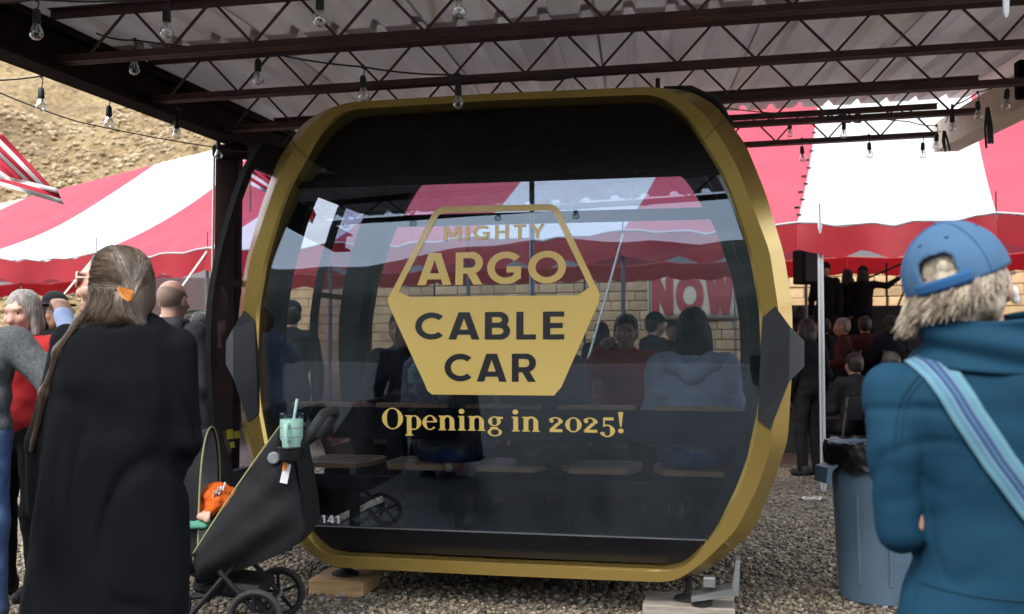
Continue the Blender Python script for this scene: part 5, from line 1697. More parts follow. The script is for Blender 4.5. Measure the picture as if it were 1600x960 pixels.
M['c_navy'] = cloth('navy_cloth', (0.010, 0.014, 0.026), 0.75)
M['c_char'] = cloth('charcoal_fleece', (0.050, 0.053, 0.058), 0.75, 12)
M['c_heather'] = cloth('heather_grey_knit', (0.11, 0.12, 0.125), 0.6, 60, 500)
M['c_red'] = cloth('red_jacket', (0.40, 0.022, 0.026), 0.8)
M['c_blue'] = cloth('light_blue_shirt', (0.36, 0.46, 0.66), 0.85)
M['c_jeans'] = cloth('blue_denim', (0.075, 0.13, 0.27), 0.55, 9, 500, c2=(0.045, 0.08, 0.17))
M['c_hoodie'] = cloth('pale_grey_hoodie', (0.50, 0.53, 0.58), 0.8, 6, 300)
M['c_knit'] = cloth('grey_chunky_knit', (0.36, 0.37, 0.39), 0.5, 70, 90, bump=0.5)
M['c_mauve'] = cloth('mauve_knit', (0.22, 0.15, 0.15), 0.6, 70, 90, bump=0.4)
M['c_plum'] = cloth('dull_red_shirt', (0.06, 0.02, 0.018), 0.8)
M['c_teal'] = cloth('teal_fleece', (0.003, 0.033, 0.064), 0.86, 5, 700, bump=0.10)
M['c_brown'] = cloth('brown_boots', (0.11, 0.05, 0.02), 0.7, rough=0.6)
M['c_shoe'] = cloth('dark_shoes', (0.02, 0.02, 0.02), 0.7, rough=0.6)
M['c_cap'] = cloth('blue_cap_cotton', (0.050, 0.112, 0.200), 0.82, 5, 500)
M['c_capdark'] = cloth('blue_strap', (0.022, 0.085, 0.21), 0.85, 5, 500)
M['h_brown'] = hair_mat('brown_hair', (0.135, 0.088, 0.058), (0.045, 0.028, 0.018))
M['h_base'] = pm('ash_brown_hair', (0.075, 0.051, 0.036), (0.036, 0.024, 0.017), 7, rough=0.5, stretch=(20, 20, 3), bump=0.25, bscale=14, bdist=0.004, spec=0.35)
M['h_light'] = pm('ash_brown_strands', (0.19, 0.140, 0.100), (0.12, 0.085, 0.06), 30, rough=0.38, spec=0.5)
M['h_mid'] = pm('brown_strands', (0.085, 0.057, 0.039), (0.045, 0.030, 0.020), 30, rough=0.38, spec=0.5)
M['h_grey'] = hair_mat('grey_hair', (0.34, 0.31, 0.28), (0.15, 0.13, 0.11))
M['h_dark'] = hair_mat('dark_hair', (0.018, 0.011, 0.008), (0.008, 0.005, 0.004))
M['h_blond'] = hair_mat('sandy_grey_hair', (0.44, 0.375, 0.285), (0.15, 0.115, 0.078), (10, 10, 2))
M['h_stub'] = pm('cropped_hair', (0.30, 0.21, 0.16), (0.22, 0.15, 0.11), 60, rough=0.7, bump=0.3, bscale=300)
M['eye'] = pm('eye', (0.02, 0.015, 0.012), None, 5, rough=0.15)
M['lips'] = pm('lips', (0.36, 0.13, 0.11), None, 5, rough=0.45)

def V3(*a): return np.array(a, float)
def rotm(yaw=0, pitch=0, roll=0):
    return np.array((Euler((pitch, roll, 0)).to_matrix().to_4x4() if False else (Matrix.Rotation(yaw, 3, 'Z') @ Matrix.Rotation(pitch, 3, 'X') @ Matrix.Rotation(roll, 3, 'Y'))))

def std_pose(H=1.7, sit=None, lean=0.0):
    s = H / 1.7
    J = dict(pel=(0, 0, .95), chest=(0, .0, 1.23), neck=(0, -.015, 1.43), head=(0, .02, 1.585),
             shL=(-.175, -.01, 1.385), elL=(-.235, -.03, 1.10), wrL=(-.245, .05, .86),
             shR=(.175, -.01, 1.385), elR=(.235, -.03, 1.10), wrR=(.245, .05, .86),
             hpL=(-.085, 0, .91), knL=(-.095, .02, .49), anL=(-.10, -.02, .085),
             hpR=(.085, 0, .91), knR=(.095, .02, .49), anR=(.10, -.02, .085))
    J = {k: V3(*v) * s for k, v in J.items()}
    if sit is not None:
        dz = sit + 0.10 - J['pel'][2]
        for k in J: J[k] = J[k] + V3(0, 0, dz)
        for sd_, q in (('L', -1), ('R', 1)):
            J['hp' + sd_] = V3(q * .09, .02, sit + .085); J['kn' + sd_] = V3(q * .11, .44, sit + .075); J['an' + sd_] = V3(q * .11, .42, max(0.09, sit - 0.36))
            J['el' + sd_] = J['sh' + sd_] + V3(q * .05, .06, -.27); J['wr' + sd_] = J['el' + sd_] + V3(-q * .06, .22, -.03)
    if lean:
        for k in ('chest', 'neck', 'head', 'shL', 'shR', 'elL', 'elR', 'wrL', 'wrR'):
            J[k] = J[k] + V3(0, lean * (J[k][2] - J['pel'][2]), 0)
    return J, s

def limb(a, b, c, r0, r1, r2): return [('c', a, b, r0, r1), ('c', b, c, r1, r2)]

def hand(el, wr, s, curl=0.6, palm=None, thumb=1):
    """palm, four unequal bent fingers and a thumb from the side of the palm"""
    d = (wr - el); d = d / np.linalg.norm(d)
    n = V3(0, 0, 1) if palm is None else np.array(palm, float)
    n = n - d * (n @ d); n = n / max(1e-6, np.linalg.norm(n)); x = np.cross(d, n)
    P = [('c', wr - d * .01, wr + d * .05 * s, .027 * s, .030 * s)]
    pc = wr + d * .055 * s
    for i, L in zip((-1.5, -.5, .5, 1.5), (.062, .075, .078, .068)):
        k0 = pc + x * i * .017 * s + d * .012 * s
        k1 = k0 + (d * math.cos(curl * .5) - n * math.sin(curl * .5)) * L * .5 * s
        k2 = k1 + (d * math.cos(curl * 1.5) - n * math.sin(curl * 1.5)) * L * .5 * s
        P += [('c', k0, k1, .0095 * s, .0085 * s), ('c', k1, k2, .0085 * s, .007 * s)]
        P.append(('c', pc + x * i * .013 * s - d * .04 * s, k0, .015 * s, .011 * s))
    t0 = wr + x * thumb * .026 * s + d * .012 * s; t1 = t0 + (d * .6 + x * thumb * .7 - n * .35) * .040 * s; t2 = t1 + (d * .85 + x * thumb * .1 - n * .4) * .030 * s
    P += [('c', wr + d * .01, t0, .018 * s, .014 * s), ('c', t0, t1, .012 * s, .010 * s), ('c', t1, t2, .010 * s, .008 * s)]
    return P

def head_prims(hc, Rm, g=1.0, ears=True):
    T = lambda x, y, z: hc + Rm @ V3(x * g, y * g, z * g)
    r = lambda *a: tuple(q * g for q in a)
    P = [('e', T(0, -.012, .030), r(.076, .094, .088), Rm), ('e', T(0, .020, -.025), r(.064, .078, .090), Rm),
         ('e', T(0, .052, -.088), r(.036, .034, .030), Rm), ('c', T(0, .088, .004), T(0, .108, -.036), .010 * g, .0155 * g),
         ('e', T(0, .080, .030), r(.052, .020, .014), Rm), ('e', T(0, .084, -.068), r(.026, .016, .012), Rm),
         ('e', T(-.040, .070, -.030), r(.026, .022, .024), Rm), ('e', T(.040, .070, -.030), r(.026, .022, .024), Rm)]
    if ears:
        for q in (-1, 1):
            P.append(('e', T(q * .078, -.006, -.010), r(.011, .020, .034), Rm))
    return P

def human(label, loc, rotz, H=1.7, sit=None, lean=0.0, J=None, hy=0.0, hp=0.0, top='c_dark', bottom='c_jeans', shoes='c_shoe', skin='skin',
          hair=('h_dark', 'short'), hat=None, res=0.015, build=1.0, hands=0.6, female=False, coat_to=None, fold=0.010, seed=1, eyes=False, group=None, hand_res=None, name='person', legs=True):
    P, s = std_pose(H, sit, lean)
    for k, v in (J or {}).items(): P[k] = V3(*v)
    b = build * s
    t = thing(name, label, 'person', loc, rotz, group, local=True)
    Rm = rotm(hy, hp); hc = P['head']
    sw = (P['shR'] - P['shL'])
    # skin: one continuous body
    body = head_prims(hc, Rm, s) + [('c', P['neck'] - V3(0, 0, .02), hc - V3(0, .015, .03), .055 * s, .052 * s)]
    cz, pz = P['chest'], P['pel']
    body += [('c', P['shL'], P['shR'], .048 * b, .048 * b), ('e', cz + V3(0, 0, .02), (.135 * b, .085 * b, .20 * s), None), ('e', (cz + pz) / 2, (.12 * b, .085 * b, .17 * s), None), ('e', pz, (.135 * b, .095 * b, .11 * s), None)]
    for q in 'LR':
        body += limb(P['sh' + q], P['el' + q], P['wr' + q], .044 * b, .036 * b, .025 * s)
        if legs: body += limb(P['hp' + q], P['kn' + q], P['an' + q], .072 * b, .048 * b, .034 * s)
        if hands is not None:
            body += hand(P['el' + q], P['wr' + q], s, hands, palm=None, thumb=(1 if q == 'L' else -1))
    me = sdf_mesh('body', body, res, 0.018)
    link_mesh('body', me, M[skin], t)
    # upper garment
    hips = .165 if female else .155
    tp = [('c', P['shL'] + V3(.03, 0, .0), P['shR'] - V3(.03, 0, 0), .070 * b, .070 * b), ('e', cz + V3(0, .0, .05), (.178 * b, .122 * b, .185 * s), None),
          ('e', cz * .55 + pz * .45, (.160 * b, .118 * b, .19 * s), None), ('e', pz + V3(0, 0, .02), (hips * b + .01, .128 * b, .12 * s), None),
          ('c', P['neck'] - V3(0, 0, .04), P['neck'] + V3(0, .0, .012), .075 * s, .064 * s)]
    for q in 'LR':
        tp += limb(P['sh' + q], P['el' + q], P['wr' + q], .068 * b, .055 * b, .042 * s)
    if coat_to is not None:
        tp.append(('l', [(pz[2] + .1, 0, 0, .17 * b, .13 * b), (coat_to, 0, 0, .19 * b, .15 * b)]))
    me = sdf_mesh('upper_garment', tp, res, 0.035, fold=fold, fscale=8, seed=seed)
    link_mesh('upper_garment', me, M[top], t)
    if legs:
        tr = [('e', pz - V3(0, 0, .01), ((hips + .005) * b, .122 * b, .12 * s), None)]
        for q in 'LR': tr += limb(P['hp' + q], P['kn' + q], P['an' + q], .092 * b, .068 * b, .056 * s)
        me = sdf_mesh('trousers', tr, res, 0.03, fold=fold * .8, fscale=9, seed=seed + 3)
        link_mesh('trousers', me, M[bottom], t)
        for q in 'LR':
            a = P['an' + q]
            me = sdf_mesh('shoe', [('c', a + V3(0, -.035, -.035), a + V3(0, .15, -.05), .042, .036), ('c', a + V3(0, -.03, 0), a + V3(0, 0, .03), .045, .045)], 0.012, 0.02)
            link_mesh('shoe', me, M[shoes], t)
    T = lambda x, y, z: hc + Rm @ V3(x * s, y * s, z * s)
    r = lambda *a: tuple(q * s for q in a)
    hm, style = hair
    hcut = [('e', T(0, .085, -.035), r(.060, .075, .092), Rm)]
    hp_ = [('e', T(0, -.018, .036), r(.084, .100, .094), Rm)]
    if style == 'short': hp_ += [('e', T(0, -.05, -.02), r(.074, .060, .070), Rm)]
    if style in ('bob', 'long'):
        hp_ += [('c', T(-.066, .0, .0), T(-.078, .012, -.115), .030 * s, .026 * s), ('c', T(.066, .0, .0), T(.078, .012, -.115), .030 * s, .026 * s), ('e', T(0, -.055, -.06), r(.085, .050, .105), Rm)]
    if style == 'long':
        for x in (-.07, -.035, 0, .035, .07):
            hp_ += [('c', T(x, -.055, -.08), T(x * 1.25, -.075, -.30 - .03 * math.cos(x * 60)), .034 * s, .016 * s)]
    if style == 'bald':                                  # close-cropped sides and back only
        me = sdf_mesh('hair', [('e', T(0, -.013, .028), r(.0785, .0965, .089), Rm)], .007, .01, cut=[('e', T(0, .03, .11), r(.11, .12, .075), Rm), ('e', T(0, .09, -.03), r(.09, .085, .12), Rm), ('b', T(0, 0, -.10), r(.2, .2, .06), .0, Rm)])
        link_mesh('hair', me, M[hm], t)
    else:
        me = sdf_mesh('hair', hp_, min(res, .009), 0.03, cut=hcut, fold=0.006, fscale=30, fstretch=(1, 1, .3), seed=seed)
        link_mesh('hair', me, M[hm], t)
    if hat == 'cap':
        me = sdf_mesh('cap', [('e', T(0, -.008, .050), r(.090, .106, .092), Rm), ('e', T(0, .125, .040), r(.068, .075, .010), Rm)], .008, .012, cut=[('b', T(0, 0, -.06), r(.2, .2, .085), .0, Rm)])
        link_mesh('cap', me, M['c_dark'], t)
    if hat == 'brim':
        me = sdf_mesh('hat', [('e', T(0, -.008, .075), r(.088, .102, .080), Rm), ('e', T(0, -.0, .050), r(.150, .165, .012), Rm)], .009, .015)
        link_mesh('hat', me, M['c_dark'], t)
    if eyes:
        for q in (-1, 1):
            mb = MB(); c = T(q * .031, .083, .008); mb.lathe([(0.001, -.004), (.010 * s, 0), (.001, .004)], c, 10, m=Matrix.Rotation(R(90), 3, 'X')); mb.build('eye', M['eye'], t)
        mb = MB(); c = T(0, .096, -.066); mb.box(c, (.020 * s, .006, .005 * s), bev=.003); mb.build('mouth', M['lips'], t)
    return t, P

def place(px, D, z=0.0):
    p = at(px, 545, D); return Vector((p.x, D, z))

# ---------------------------------------------------------------- far people under the tent and on the stage
SZ = 1.066
human('man in dark jacket and cap standing behind the white tent pole', place(1291, 17.6, SZ), R(150), 1.80, top='c_dark', bottom='c_dark', hat='cap', res=.022, hands=None, seed=2)
human('long haired woman in dark clothes standing beside the pointing person', place(1326, 18.0, SZ), R(20), 1.72, top='c_dark', bottom='c_dark', hair=('h_dark', 'long'), res=.022, hands=None, seed=3, female=True)
human('person in cap pointing to the right with an outstretched arm', place(1350, 17.7, SZ), R(-25), 1.74, top='c_dark', bottom='c_navy', hair=('h_dark', 'long'), hat='cap', res=.02, seed=4,
      J=dict(elR=(.40, .10, 1.40), wrR=(.58, .22, 1.53)))
def chair(label, loc, rotz, group='folding chairs under the tent'):
    t = thing('folding_chair', label, 'chair', loc, rotz, group, local=True)
    MB().box((0, .02, .44), (.20, .20, .012), bev=.01).build('seat', M['plastic'], t)
    MB().box((0, -.19, .74), (.20, .012, .12), rot=(R(-8), 0, 0), bev=.008).build('backrest', M['plastic'], t)
    for x in (-.19, .19):
        MB().tube([(x, -.22, .86), (x, -.10, .44), (x, .22, .0)], .011, 8).build('leg', M['polepaint'], t)
        MB().tube([(x, .16, .44), (x, -.24, .0)], .011, 8).build('leg', M['polepaint'], t)
    return t
PZ = 0.468
for (px, D, H, tp, hr, hat, rz, lab, chl) in (
        (1318, 13.2, 1.66, 'c_plum', ('h_grey', 'short'), None, 70, 'seated person in dull red top just right of the white tent pole', 'folding chair just right of the white tent pole'),
        (1352, 13.6, 1.74, 'c_plum', ('h_dark', 'short'), None, -10, 'seated broad person in dull red shirt seen from behind under the tent', 'folding chair under the broad person in the dull red shirt'),
        (1246, 14.0, 1.72, 'c_dark', ('h_dark', 'short'), 'brim', 15, 'seated person in brimmed hat close beside the right side of the cabin', 'folding chair under the person in the brimmed hat'),
        (1392, 13.0, 1.72, 'c_navy', ('h_dark', 'bob'), None, 5, 'seated dark clothed person next to the capped man in teal', 'folding chair nearest the capped man in teal'),
        (1288, 13.9, 1.70, 'c_dark', ('h_dark', 'short'), None, 30, 'dark seated person half covered by the white tent pole', 'folding chair half covered by the white tent pole')):
    chair(chl, place(px, D, PZ), R(rz))
    human(lab, place(px, D, PZ), R(rz), H, sit=.45, top=tp, bottom='c_dark', hair=hr, hat=hat, res=.02, hands=None, seed=int(px))
human('dark clothed spectator standing under the tent between cabin and white pole', place(1262, 10.6), R(25), 1.66, top='c_dark', bottom='c_dark', hair=('h_dark', 'bob'), res=.018, hands=None, seed=31)
human('seated spectator in black just above the trash can', place(1335, 10.3), R(8), 1.70, sit=.45, top='c_dark', bottom='c_dark', hair=('h_dark', 'short'), res=.018, hands=None, seed=32)
chair('folding chair just above the trash can', place(1335, 10.3), R(8))
human('seated spectator in black nearest to the capped man in teal', place(1392, 9.8), R(-6), 1.72, sit=.45, top='c_dark', bottom='c_dark', hair=('h_dark', 'bob'), res=.018, hands=None, seed=33)
chair('folding chair of the black clad spectator nearest the capped man', place(1392, 9.8), R(-6))
# seen through the window
for (px, D, H, tp, hr, hat, rz, lab) in (
        (1022, 10.6, 1.72, 'c_dark', ('h_dark', 'short'), 'cap', -70, 'dark figure in a cap standing in front of the NOW banner'),
        (1052, 11.4, 1.66, 'c_dark', ('h_dark', 'short'), None, 160, 'dark figure standing right behind the capped figure at the banner'),
        (660, 12.5, 1.70, 'c_navy', ('h_dark', 'bob'), None, 20, 'dark figure standing beyond the left end of the gold emblem'),
        (455, 9.3, 1.78, 'c_dark', ('h_dark', 'short'), 'cap', 10, 'dark capped figure standing beyond the left part of the cabin window'),
        (940, 12.0, 1.66, 'c_dark', ('h_dark', 'bob'), None, -20, 'dark figure standing beyond the right tip of the gold emblem')):
    human(lab, place(px, D), R(rz), H, top=tp, bottom='c_dark', hair=hr, hat=hat, res=.022, hands=None, seed=int(px))

# ---------------------------------------------------------------- people left of the cabin
human('grey haired woman in red jacket holding her hand to her mouth', place(38, 5.45), R(168), 1.66, top='c_red', bottom='c_dark', hair=('h_grey', 'bob'), skin='skin_pale', res=.009, female=True, hp=R(-10), eyes=True, seed=6,
      J=dict(elR=(.25, .10, 1.10), wrR=(.07, .20, 1.37)), hands=1.0)
human('broad person in grey heather sweater and blue jeans at the left edge', place(-42, 4.95), R(172), 1.70, top='c_heather', bottom='c_jeans', shoes='c_brown', hair=('h_grey', 'short'), res=.011, build=1.22, seed=8,
      J=dict(elL=(-.43, -.02, 1.17), wrL=(-.53, .12, 1.0), shL=(-.225, -.01, 1.375), knL=(-.13, .02, .50), anL=(-.15, .0, .09)))
human('person in black brimmed hat and dark coat behind the white guy rope', place(84, 7.4), R(-150), 1.74, top='c_dark', bottom='c_dark', hair=('h_brown', 'long'), hat='brim', res=.014, seed=9)
human('person in light blue shirt raising a hand to the face', place(172, 4.75), R(120), 1.68, top='c_blue', bottom='c_jeans', hair=('h_dark', 'short'), res=.010, seed=10, hands=1.2,
      J=dict(elL=(-.30, .18, 1.30), wrL=(-.16, .22, 1.50)))
t, P = human('bald man in charcoal hooded sweatshirt standing with his back turned', place(266, 5.95), R(-12), 1.755, top='c_char', bottom='c_dark', hair=('h_stub', 'bald'), skin='skin_pale', res=.010, build=1.06, seed=11,
      J=dict(wrR=(.24, .06, .84), wrL=(-.24, .06, .84)))
me = sdf_mesh('hood', [('c', V3(-.07, -.055, 1.475), V3(.07, -.055, 1.475), .050, .050), ('c', V3(-.085, .01, 1.50), V3(-.06, -.06, 1.49), .035, .045), ('c', V3(.085, .01, 1.50), V3(.06, -.06, 1.49), .035, .045)], .009, .03, fold=.010, fscale=14)
link_mesh('hood', me, M['c_char'], t)
human('dark haired person half hidden behind the open cabin door', place(313, 7.6), R(-20), 1.62, top='c_dark', bottom='c_dark', hair=('h_dark', 'bob'), res=.016, seed=12, hands=None)
human('person with a dark navy sleeve cut off by the left edge of the picture', place(-196, 2.9), R(-10), 1.62, top='c_navy', bottom='c_dark', hair=('h_dark', 'short'), res=.014, seed=13,
      J=dict(elR=(.30, -.02, 1.12), wrR=(.22, .16, 1.02)))

# ---------------------------------------------------------------- passengers
def cabin_seat(u, v, facing):
    p = cab_world(u, v, 0); return Vector((p.x, p.y, 0.352)), (-CYAW if facing > 0 else -CYAW + math.pi)
seat_n, seat_f = .70 - .352 + .012, .74 - .352 + .012
loc, rz = cabin_seat(UC + 1.0, .40, 1)
t, P = human('woman with long dark hair in pale grey hoodie seated in the cabin', loc, rz, 1.70, sit=seat_n, top='c_hoodie', bottom='c_jeans', hair=('h_dark', 'long'), res=.010, build=1.10, female=True, seed=14, fold=.014, shoes='c_blue')
hz = P['neck'][2]
me = sdf_mesh('hood', [('c', V3(-.10, -.085, hz - .02), V3(0, -.115, hz - .075), .050, .055), ('c', V3(.10, -.085, hz - .02), V3(0, -.115, hz - .075), .050, .055), ('c', V3(-.11, -.01, hz - .0), V3(-.10, -.085, hz - .02), .04, .05), ('c', V3(.11, -.01, hz), V3(.10, -.085, hz - .02), .04, .05)], .010, .03, fold=.012, fscale=12)
link_mesh('hood', me, M['c_hoodie'], t)
loc, rz = cabin_seat(UC - .38, .42, 1)
human('passenger in grey chunky knit sweater seated behind the gold emblem', loc, rz, 1.66, sit=seat_n, top='c_knit', bottom='c_jeans', hair=('h_brown', 'bob'), res=.013, build=1.12, seed=15, fold=.014, hands=None)
loc, rz = cabin_seat(UC + .18, .42, 1)
human('passenger in mauve knit seated behind the right half of the emblem', loc, rz, 1.66, sit=seat_n, top='c_mauve', bottom='c_dark', hair=('h_dark', 'bob'), res=.013, build=1.10, seed=16, fold=.014, hands=None)
loc, rz = cabin_seat(UC + .55, CW - .42, -1)
z = seat_f
human('passenger in red top facing the viewer with a hand raised to the face', loc, rz, 1.62, sit=seat_f, top='c_red', bottom='c_dark', hair=('h_dark', 'short'), res=.012, seed=17, eyes=True, hands=1.1,
      J=dict(elR=(.30, .14, z + .36), wrR=(.13, .24, z + .60)))
loc, rz = cabin_seat(UC - .98, CW - .42, -1)
human('dark clothed passenger on the far bench at the left end of the cabin', loc, rz, 1.68, sit=seat_f, top='c_dark', bottom='c_dark', hair=('h_dark', 'short'), res=.014, seed=18, eyes=True)

# ---------------------------------------------------------------- child in the stroller
M['c_orange'] = cloth('orange_outfit', (0.72, 0.13, 0.015), 0.7, 10, 200, bump=0.3)
M['c_mint'] = cloth('green_blanket', (0.10, 0.30, 0.22), 0.8, 10, 200)
c0 = S(330, 800, 0)
kid = thing('infant', 'infant in orange outfit lying in the black stroller', 'person', c0)
q = lambda px, py, d=0.0: np.array(S(px, py, d) - c0)
body = [('e', q(372, 790, -.02), (.075, .065, .070), None), ('c', q(350, 800, -.02), q(318, 815, -.02), .06, .06), ('c', q(340, 790, -.10), q(318, 806, -.13), .022, .018), ('c', q(318, 806, -.13), q(312, 808, -.17), .020, .018),
        ('c', q(310, 818, -.06), q(285, 808, -.07), .035, .028), ('c', q(310, 818, .04), q(285, 808, .05), .035, .028)]
for i in range(4): body.append(('c', q(321 - i * 1.0, 803 + i * 3.0, -.175), q(328 - i, 806 + i * 3, -.195), .0075, .006))
body.append(('c', q(323, 800, -.165), q(330, 800, -.185), .008, .006))
for sfx in (0,):
    link_mesh('body', sdf_mesh('body', body, .008, .015), M['skin_pale'], kid)
link_mesh('outfit', sdf_mesh('outfit', [('e', q(330, 784, -.06), (.085, .10, .065), None), ('e', q(306, 802, -.08), (.055, .07, .035), None), ('e', q(345, 790, -.10), (.05, .05, .04), None), ('c', q(345, 784, -.10), q(328, 800, -.155), .034, .030)], .008, .03, fold=.018, fscale=22), M['c_orange'], kid)
link_mesh('blanket', sdf_mesh('blanket', [('e', q(300, 822, -.06), (.11, .15, .03), None)], .010, .03, fold=.012, fscale=16), M['c_mint'], kid)
mb = MB()
for (x, y) in ((334, 766), (340, 760)):
    mb.tube([q(x - 4, y + 14, -.15), q(x, y + 2, -.17), q(x + 6, y + 8, -.16), q(x + 8, y - 4, -.14)], .005, 6)
o = mb.build('white_ties', M['rope'], None); o.parent = kid; o.name = 'white_tie'

# ---------------------------------------------------------------- woman in the long black cardigan (foreground left)
WL = place(182, 3.30)
wo_ = thing('person', 'long haired woman in sunglasses and long black cardigan beside the stroller', 'person', WL, 0.0, None, local=True)
def wx(px): return (px - 800) / FPX * 3.30 - WL.x
def wz(py): return 1.35 + (545 - py) / FPX * 3.30
def L(py, x0, x1, ry, cy=0.0): return (wz(py), (wx(x0) + wx(x1)) / 2, cy, (wx(x1) - wx(x0)) / 2, ry)
hc = V3(wx(176), .0, wz(443)); Rm = rotm(R(90), R(2)); T = lambda x, y, z, s=1.0: hc + Rm @ V3(x * s, y * s, z * s)
body = head_prims(hc, Rm, 1.0) + [('c', V3(wx(198), -.02, wz(520)), hc - V3(0, 0, .05), .056, .054),
    ('l', [L(505, 150, 245, .08), L(560, 115, 272, .10), L(700, 110, 250, .10), L(800, 110, 250, .11)]),
    ('c', V3(wx(130), .03, wz(800)), V3(wx(130), .03, .06), .075, .05), ('c', V3(wx(225), .03, wz(800)), V3(wx(225), .03, .06), .075, .05)]
elr, wrr = V3(wx(268), .03, wz(690)), V3(wx(235), .16, wz(745))
body += limb(V3(wx(268), .0, wz(540)), elr, wrr, .045, .036, .026) + hand(elr, wrr, .92, 1.2, palm=(1, 0, 0), thumb=-1)
ell, wrl = V3(wx(78), .05, wz(690)), V3(wx(70), .10, wz(800))
body += limb(V3(wx(115), .02, wz(545)), ell, wrl, .045, .036, .026) + hand(ell, wrl, .92, .8, palm=(1, 0, 0), thumb=1)
link_mesh('body', sdf_mesh('body', body, .007, .016), M['skin_pale'], wo_)
coat = [('l', [L(488, 168, 232, .050, .0), L(498, 150, 252, .080, -.01), L(515, 122, 278, .115, -.01), L(540, 100, 292, .135), L(590, 84, 300, .15), L(660, 76, 296, .155), L(740, 74, 296, .16), L(850, 62, 298, .17), L(960, 44, 300, .185), (0.20, wx(172), 0, .30, .20)]),
        ('c', V3(wx(112), .0, wz(540)), V3(wx(78), .02, wz(690)), .070, .075), ('c', V3(wx(78), .02, wz(690)), V3(wx(64), .05, wz(795)), .075, .055),
        ('c', V3(wx(276), -.01, wz(545)), V3(wx(290), -.0, wz(690)), .070, .062), ('c', V3(wx(290), -.0, wz(690)), V3(wx(240), .15, wz(742)), .062, .052)]
link_mesh('cardigan', sdf_mesh('cardigan', coat, .010, .017, fold=.016, fscale=4.2, fstretch=(1.6, 1.6, .45), seed=4, crease=.030, cscale=4.5, cstretch=(1.3, 1.3, .6)), M['c_black'], wo_)
link_mesh('shirt', sdf_mesh('shirt', [('l', [L(600, 78, 160, .09, .09), L(640, 57, 150, .10, .09), L(700, 56, 150, .10, .09)])], .012, .03), cloth('pale_green_shirt', (0.42, 0.56, 0.47), .85), wo_)
for px in (135, 222):
    link_mesh('shoe', sdf_mesh('shoe', [('c', V3(wx(px), -.03, .045), V3(wx(px) - .06, .14, .04), .042, .036), ('c', V3(wx(px), -.02, .09), V3(wx(px), 0, .12), .045, .05)], .012, .02), M['c_shoe'], wo_)
# hair volume
hv = [('e', T(0, -.020, .030), (.086, .108, .098), Rm), ('e', T(0, -.050, -.030), (.084, .085, .095), Rm), ('e', T(-.048, -.012, -.035), (.046, .088, .100), Rm),
      ('c', T(-.058, .012, .020), T(-.066, .012, -.090), .028, .030), ('c', T(.055, .03, .0), T(.06, .02, -.09), .028, .028),
      ('c', T(-.03, -.085, -.06), V3(wx(206), -.060, wz(490)), .060, .050), ('c', T(-.02, -.05, -.09), V3(wx(178), -.06, wz(496)), .060, .05),
      ('c', V3(wx(210), -.06, wz(480)), V3(wx(232), -.075, wz(506)), .05, .024),
      ('c', T(-.066, .008, -.085), V3(wx(146), -.055, wz(508)), .032, .032), ('c', V3(wx(142), -.055, wz(508)), V3(wx(112), -.075, wz(550)), .032, .022), ('c', V3(wx(112), -.075, wz(550)), V3(wx(88), -.070, wz(612)), .022, .014), ('c', V3(wx(88), -.070, wz(612)), V3(wx(66), -.06, wz(700)), .014, .007)]
link_mesh('hair', sdf_mesh('hair', hv, .007, .030, cut=[('e', T(-.01, .112, -.022), (.115, .082, .115), Rm)], fold=.003, fscale=20, fstretch=(1, 1, .5), seed=2), M['h_base'], wo_)
# strands laid over the hair surface: swept back to the clip, then falling to the collar
from mathutils.bvhtree import BVHTree
hb_me = [o for o in wo_.children if o.name.startswith('hair')][0].data
hbv = BVHTree.FromPolygons([v.co[:] for v in hb_me.vertices], [p.vertices[:] for p in hb_me.polygons])
clip = np.array((wx(219), -.105, wz(461))); rr = random.Random(3)
def lay(p, lift):
    q_, n_, _, _ = hbv.find_nearest(Vector(p))
    return q_ + n_ * lift
sets_ = [MB(), MB(), MB()]
for i in range(1700):
    lift = .0006 + .0022 * rr.random(); pts = []
    if i % 5 < 3:                                       # from the hairline and crown back to the clip
        th = rr.uniform(-1.5, 2.2)                      # round the face side of the head
        st_ = T(-.088 * math.sin(th), .062 - (.05 if th > 0 else .11) * rr.random(), .02 + .10 * math.cos(th))
        end = clip + V3(rr.uniform(-.02, .015), rr.uniform(.0, .02), rr.uniform(-.012, .018))
        mid_ = T((-.075 if th > 0 else .06) * rr.uniform(.2, 1.0), -.045 if th > 0 else -.10, .085 * math.cos(th) + .02)
        for k in range(11):
            t_ = k / 10; p = st_ * (1 - t_) ** 2 + mid_ * 2 * t_ * (1 - t_) + end * t_ ** 2
            pts.append(lay(p, lift))
    else:                                               # under the clip, down to the collar and over the shoulder
        f = rr.random(); x0 = 140 + 92 * f
        st_ = V3(wx(x0), -.14, wz(rr.uniform(452, 474))); end = V3(wx(x0 + (12 if f > .6 else -14) + rr.uniform(-6, 6)), -.15, wz(rr.uniform(495, 512)))
        for k in range(7):
            t_ = k / 6; p = st_ * (1 - t_) + end * t_; pts.append(lay(p, lift))
        if f < .14:
            for (px_, py_) in ((112, 548), (98, 582), (86, 615), (74, 655), (64 + 10 * rr.random(), 690 + 30 * rr.random())):
                pts.append(lay(V3(wx(px_ + rr.uniform(-7, 7)), -.12, wz(py_)), lift * 1.6))
    n_ = len(pts)
    sets_[i % 3 if rr.random() < .7 else 1].tube(pts, [.0011] * (n_ - 1) + [.0004], 3, cap=False)
for m_, nm, mt in zip(sets_, ('dark_strands', 'hair_strands', 'light_strands'), ('h_base', 'h_mid', 'h_light')):
    tag(m_.build(nm, M[mt], wo_), kind='stuff')
